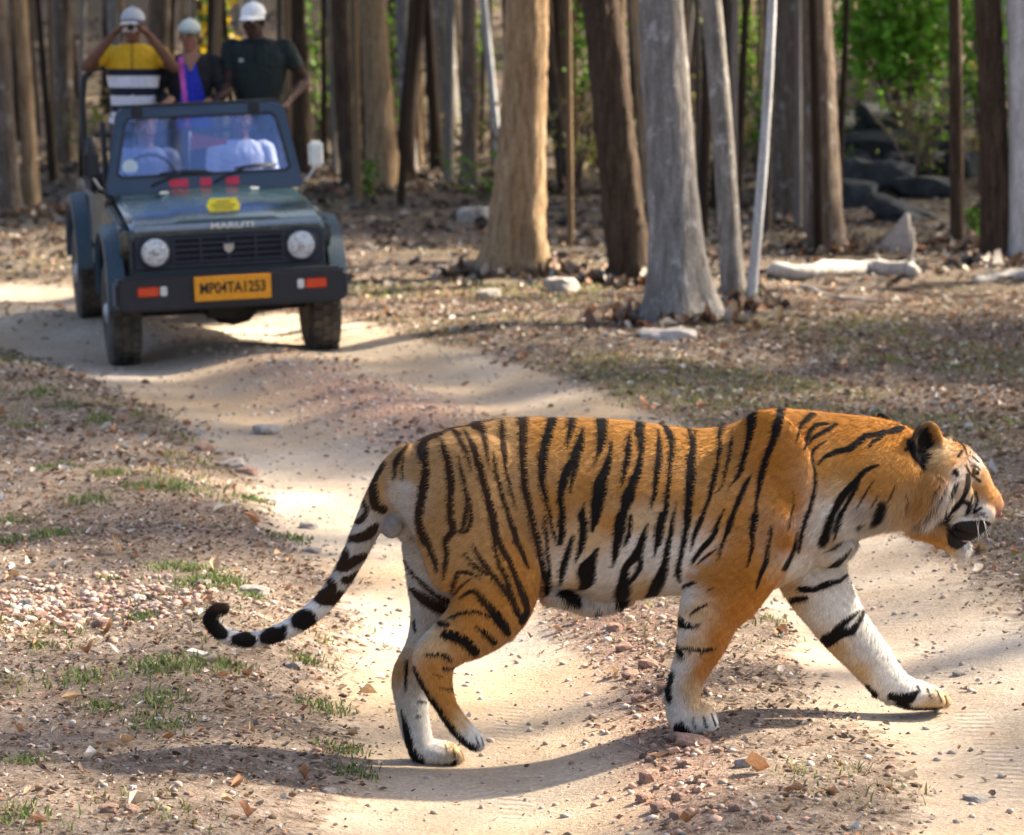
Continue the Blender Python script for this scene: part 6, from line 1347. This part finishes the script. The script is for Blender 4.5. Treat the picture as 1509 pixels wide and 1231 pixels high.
cb = bm_mesh('compact_camera', box_fn(-0.062, 0.062, -0.018, 0.018, -0.036, 0.036), 0.010, 3)
q = Vector(b1) + Vector(np.array(H1(0, -0.235, -0.005)) * 0.965)
co = empty('compact_camera', q, (0, 0, 0.05)); tag(co, 'small silver camera held up to the face of the striped shirt person', 'camera')
link('case', cb, simple('camera_silver', (0.62, 0.62, 0.64), 0.3, metal=0.3), co); link('lens_barrel', bm_mesh('lens_barrel', lathe_y([(0, 0.026), (-0.022, 0.025), (-0.026, 0.020), (-0.020, 0.016)], 20, (0.012, -0.018, -0.004)), 0), j_black, co); link('flash', bm_mesh('flash', box_fn(-0.050, -0.026, -0.021, -0.017, 0.014, 0.028)), j_white, co)
def jacket(P, c):
    out = c.copy(); out[:] = np.array((0.010, 0.010, 0.013)); f = P[:, 1] < -0.02; x = P[:, 0]; z = P[:, 2]; wv = 0.035 + (1.42 - z) * 0.28
    m_ = f & (x > -wv * 0.6) & (x < wv) & (z < 1.44); out[m_] = np.array((0.02, 0.035, 0.42)); m_ = f & (x > -0.085 + (1.40 - z) * 0.10) & (x < -0.045 + (1.40 - z) * 0.10) & (z < 1.42); out[m_] = np.array((0.62, 0.12, 0.48))
    m_ = f & (np.abs(x - 0.01) < (z - 1.30) * 0.55) & (z > 1.30); out[m_] = np.array(SK2); return out
b2 = on_floor(272, 0.78, 0.565)
person('person in black jacket over a blue top with pink strap, in pale cap', b2, 0.03, (((-0.25, -0.05, 1.12), (-0.12, -0.26, 1.10), (-0.4, -0.9, -0.2)), ((0.25, -0.06, 1.12), (0.14, -0.27, 1.08), (0.5, -0.8, -0.3))),
       [SK2, (0.01, 0.01, 0.013), (0.03, 0.03, 0.05), (0.02, 0.02, 0.02), (0.010, 0.008, 0.008), (0.34, 0.10, 0.09)], h=0.915, cap=(0.52, 0.55, 0.48), peak=(0.16, 0.19, 0.16), shirtfn=jacket, chest=(0.185, 0.125), longsleeve=True)
def polo(P, c):
    out = c.copy(); x, y, z = P.T; f = y < 0
    out[(z > 1.405) & f] = np.array((0.004, 0.008, 0.008)); out[f & (np.abs(x) < 0.02) & (z > 1.26)] = np.array((0.005, 0.009, 0.009)); out[f & (np.abs(x + 0.10) < 0.018) & (np.abs(z - 1.29) < 0.014)] = np.array((0.35, 0.36, 0.34)); return out
b3 = on_floor(372, 0.76, 0.565)
person('person in dark green shirt and white cap standing with an elbow out', b3, -0.10, (((-0.22, -0.10, 1.10), (-0.18, -0.30, 1.06), (-0.5, -0.8, -0.3)), ((0.34, 0.02, 1.14), (0.24, -0.20, 0.98), (-0.4, -0.8, -0.3))),
       [SKD, (0.010, 0.018, 0.017), (0.02, 0.02, 0.025), (0.02, 0.02, 0.02), (0.008, 0.007, 0.007), (0.06, 0.025, 0.02)], h=0.975, shirtfn=polo, cap=(0.72, 0.72, 0.70), head=(-0.03, -0.03, -0.005), look=(0.12, 0, -0.25), chest=(0.215, 0.135))
b4 = jw(-0.33, 0.26, 0.33)
person('driver seated behind the windscreen at the steering wheel', b4 , JYAW, (((-0.24, -0.10, 1.12), (-0.14, -0.33, 1.16), (0.2, -0.9, 0.2)), ((0.24, -0.10, 1.12), (0.14, -0.33, 1.16), (-0.2, -0.9, 0.2))),
       [SK2, (0.28, 0.30, 0.36), (0.05, 0.05, 0.06), (0.02, 0.02, 0.02), (0.010, 0.008, 0.008), (0.30, 0.10, 0.08)], sit=True, h=0.93)
b5 = jw(0.33, 0.26, 0.33)
person('front passenger in white shirt seated behind the windscreen', b5, JYAW, (((-0.24, -0.08, 1.08), (-0.12, -0.30, 1.00), (0.2, -0.9, -0.1)), ((0.25, -0.06, 1.08), (0.16, -0.30, 1.02), (-0.2, -0.9, -0.1))),
       [SK1, (0.66, 0.66, 0.68), (0.05, 0.05, 0.06), (0.02, 0.02, 0.02), (0.010, 0.008, 0.008), (0.25, 0.08, 0.06)], sit=True, h=0.95, longsleeve=True)
# orange pennant tied behind the windscreen
og = empty('pennant', jw(-0.06, -0.24, 1.14), (0, 0, JYAW)); tag(og, 'orange cloth pennant standing on the dashboard behind the windscreen', 'pennant'); m_or = simple('pennant_orange', (0.72, 0.10, 0.03), 0.7)
link('staff', tube('staff', [(0, 0, -0.045), (0, 0, 0.14), (0.005, 0, 0.28)], 0.006, 6), j_steel, og)
V = []; Fq = []
for i in range(9):
    for k in range(5):
        t = i / 8; V.append((0.26 * t, 0.022 * math.sin(t * 7 + k * 0.4), 0.27 - 0.12 * (k / 4) * (1 - 0.75 * t) - 0.05 * t))
for s0 in (0, 45):
    for i in range(8):
        for k in range(4): Fq.append((s0 + i * 5 + k, s0 + i * 5 + k + 1, s0 + i * 5 + 6 + k, s0 + i * 5 + 5 + k))
V += [(x, y + 0.003, z) for x, y, z in V]; link('cloth', mesh_np('cloth', V, Fq), m_or, og)
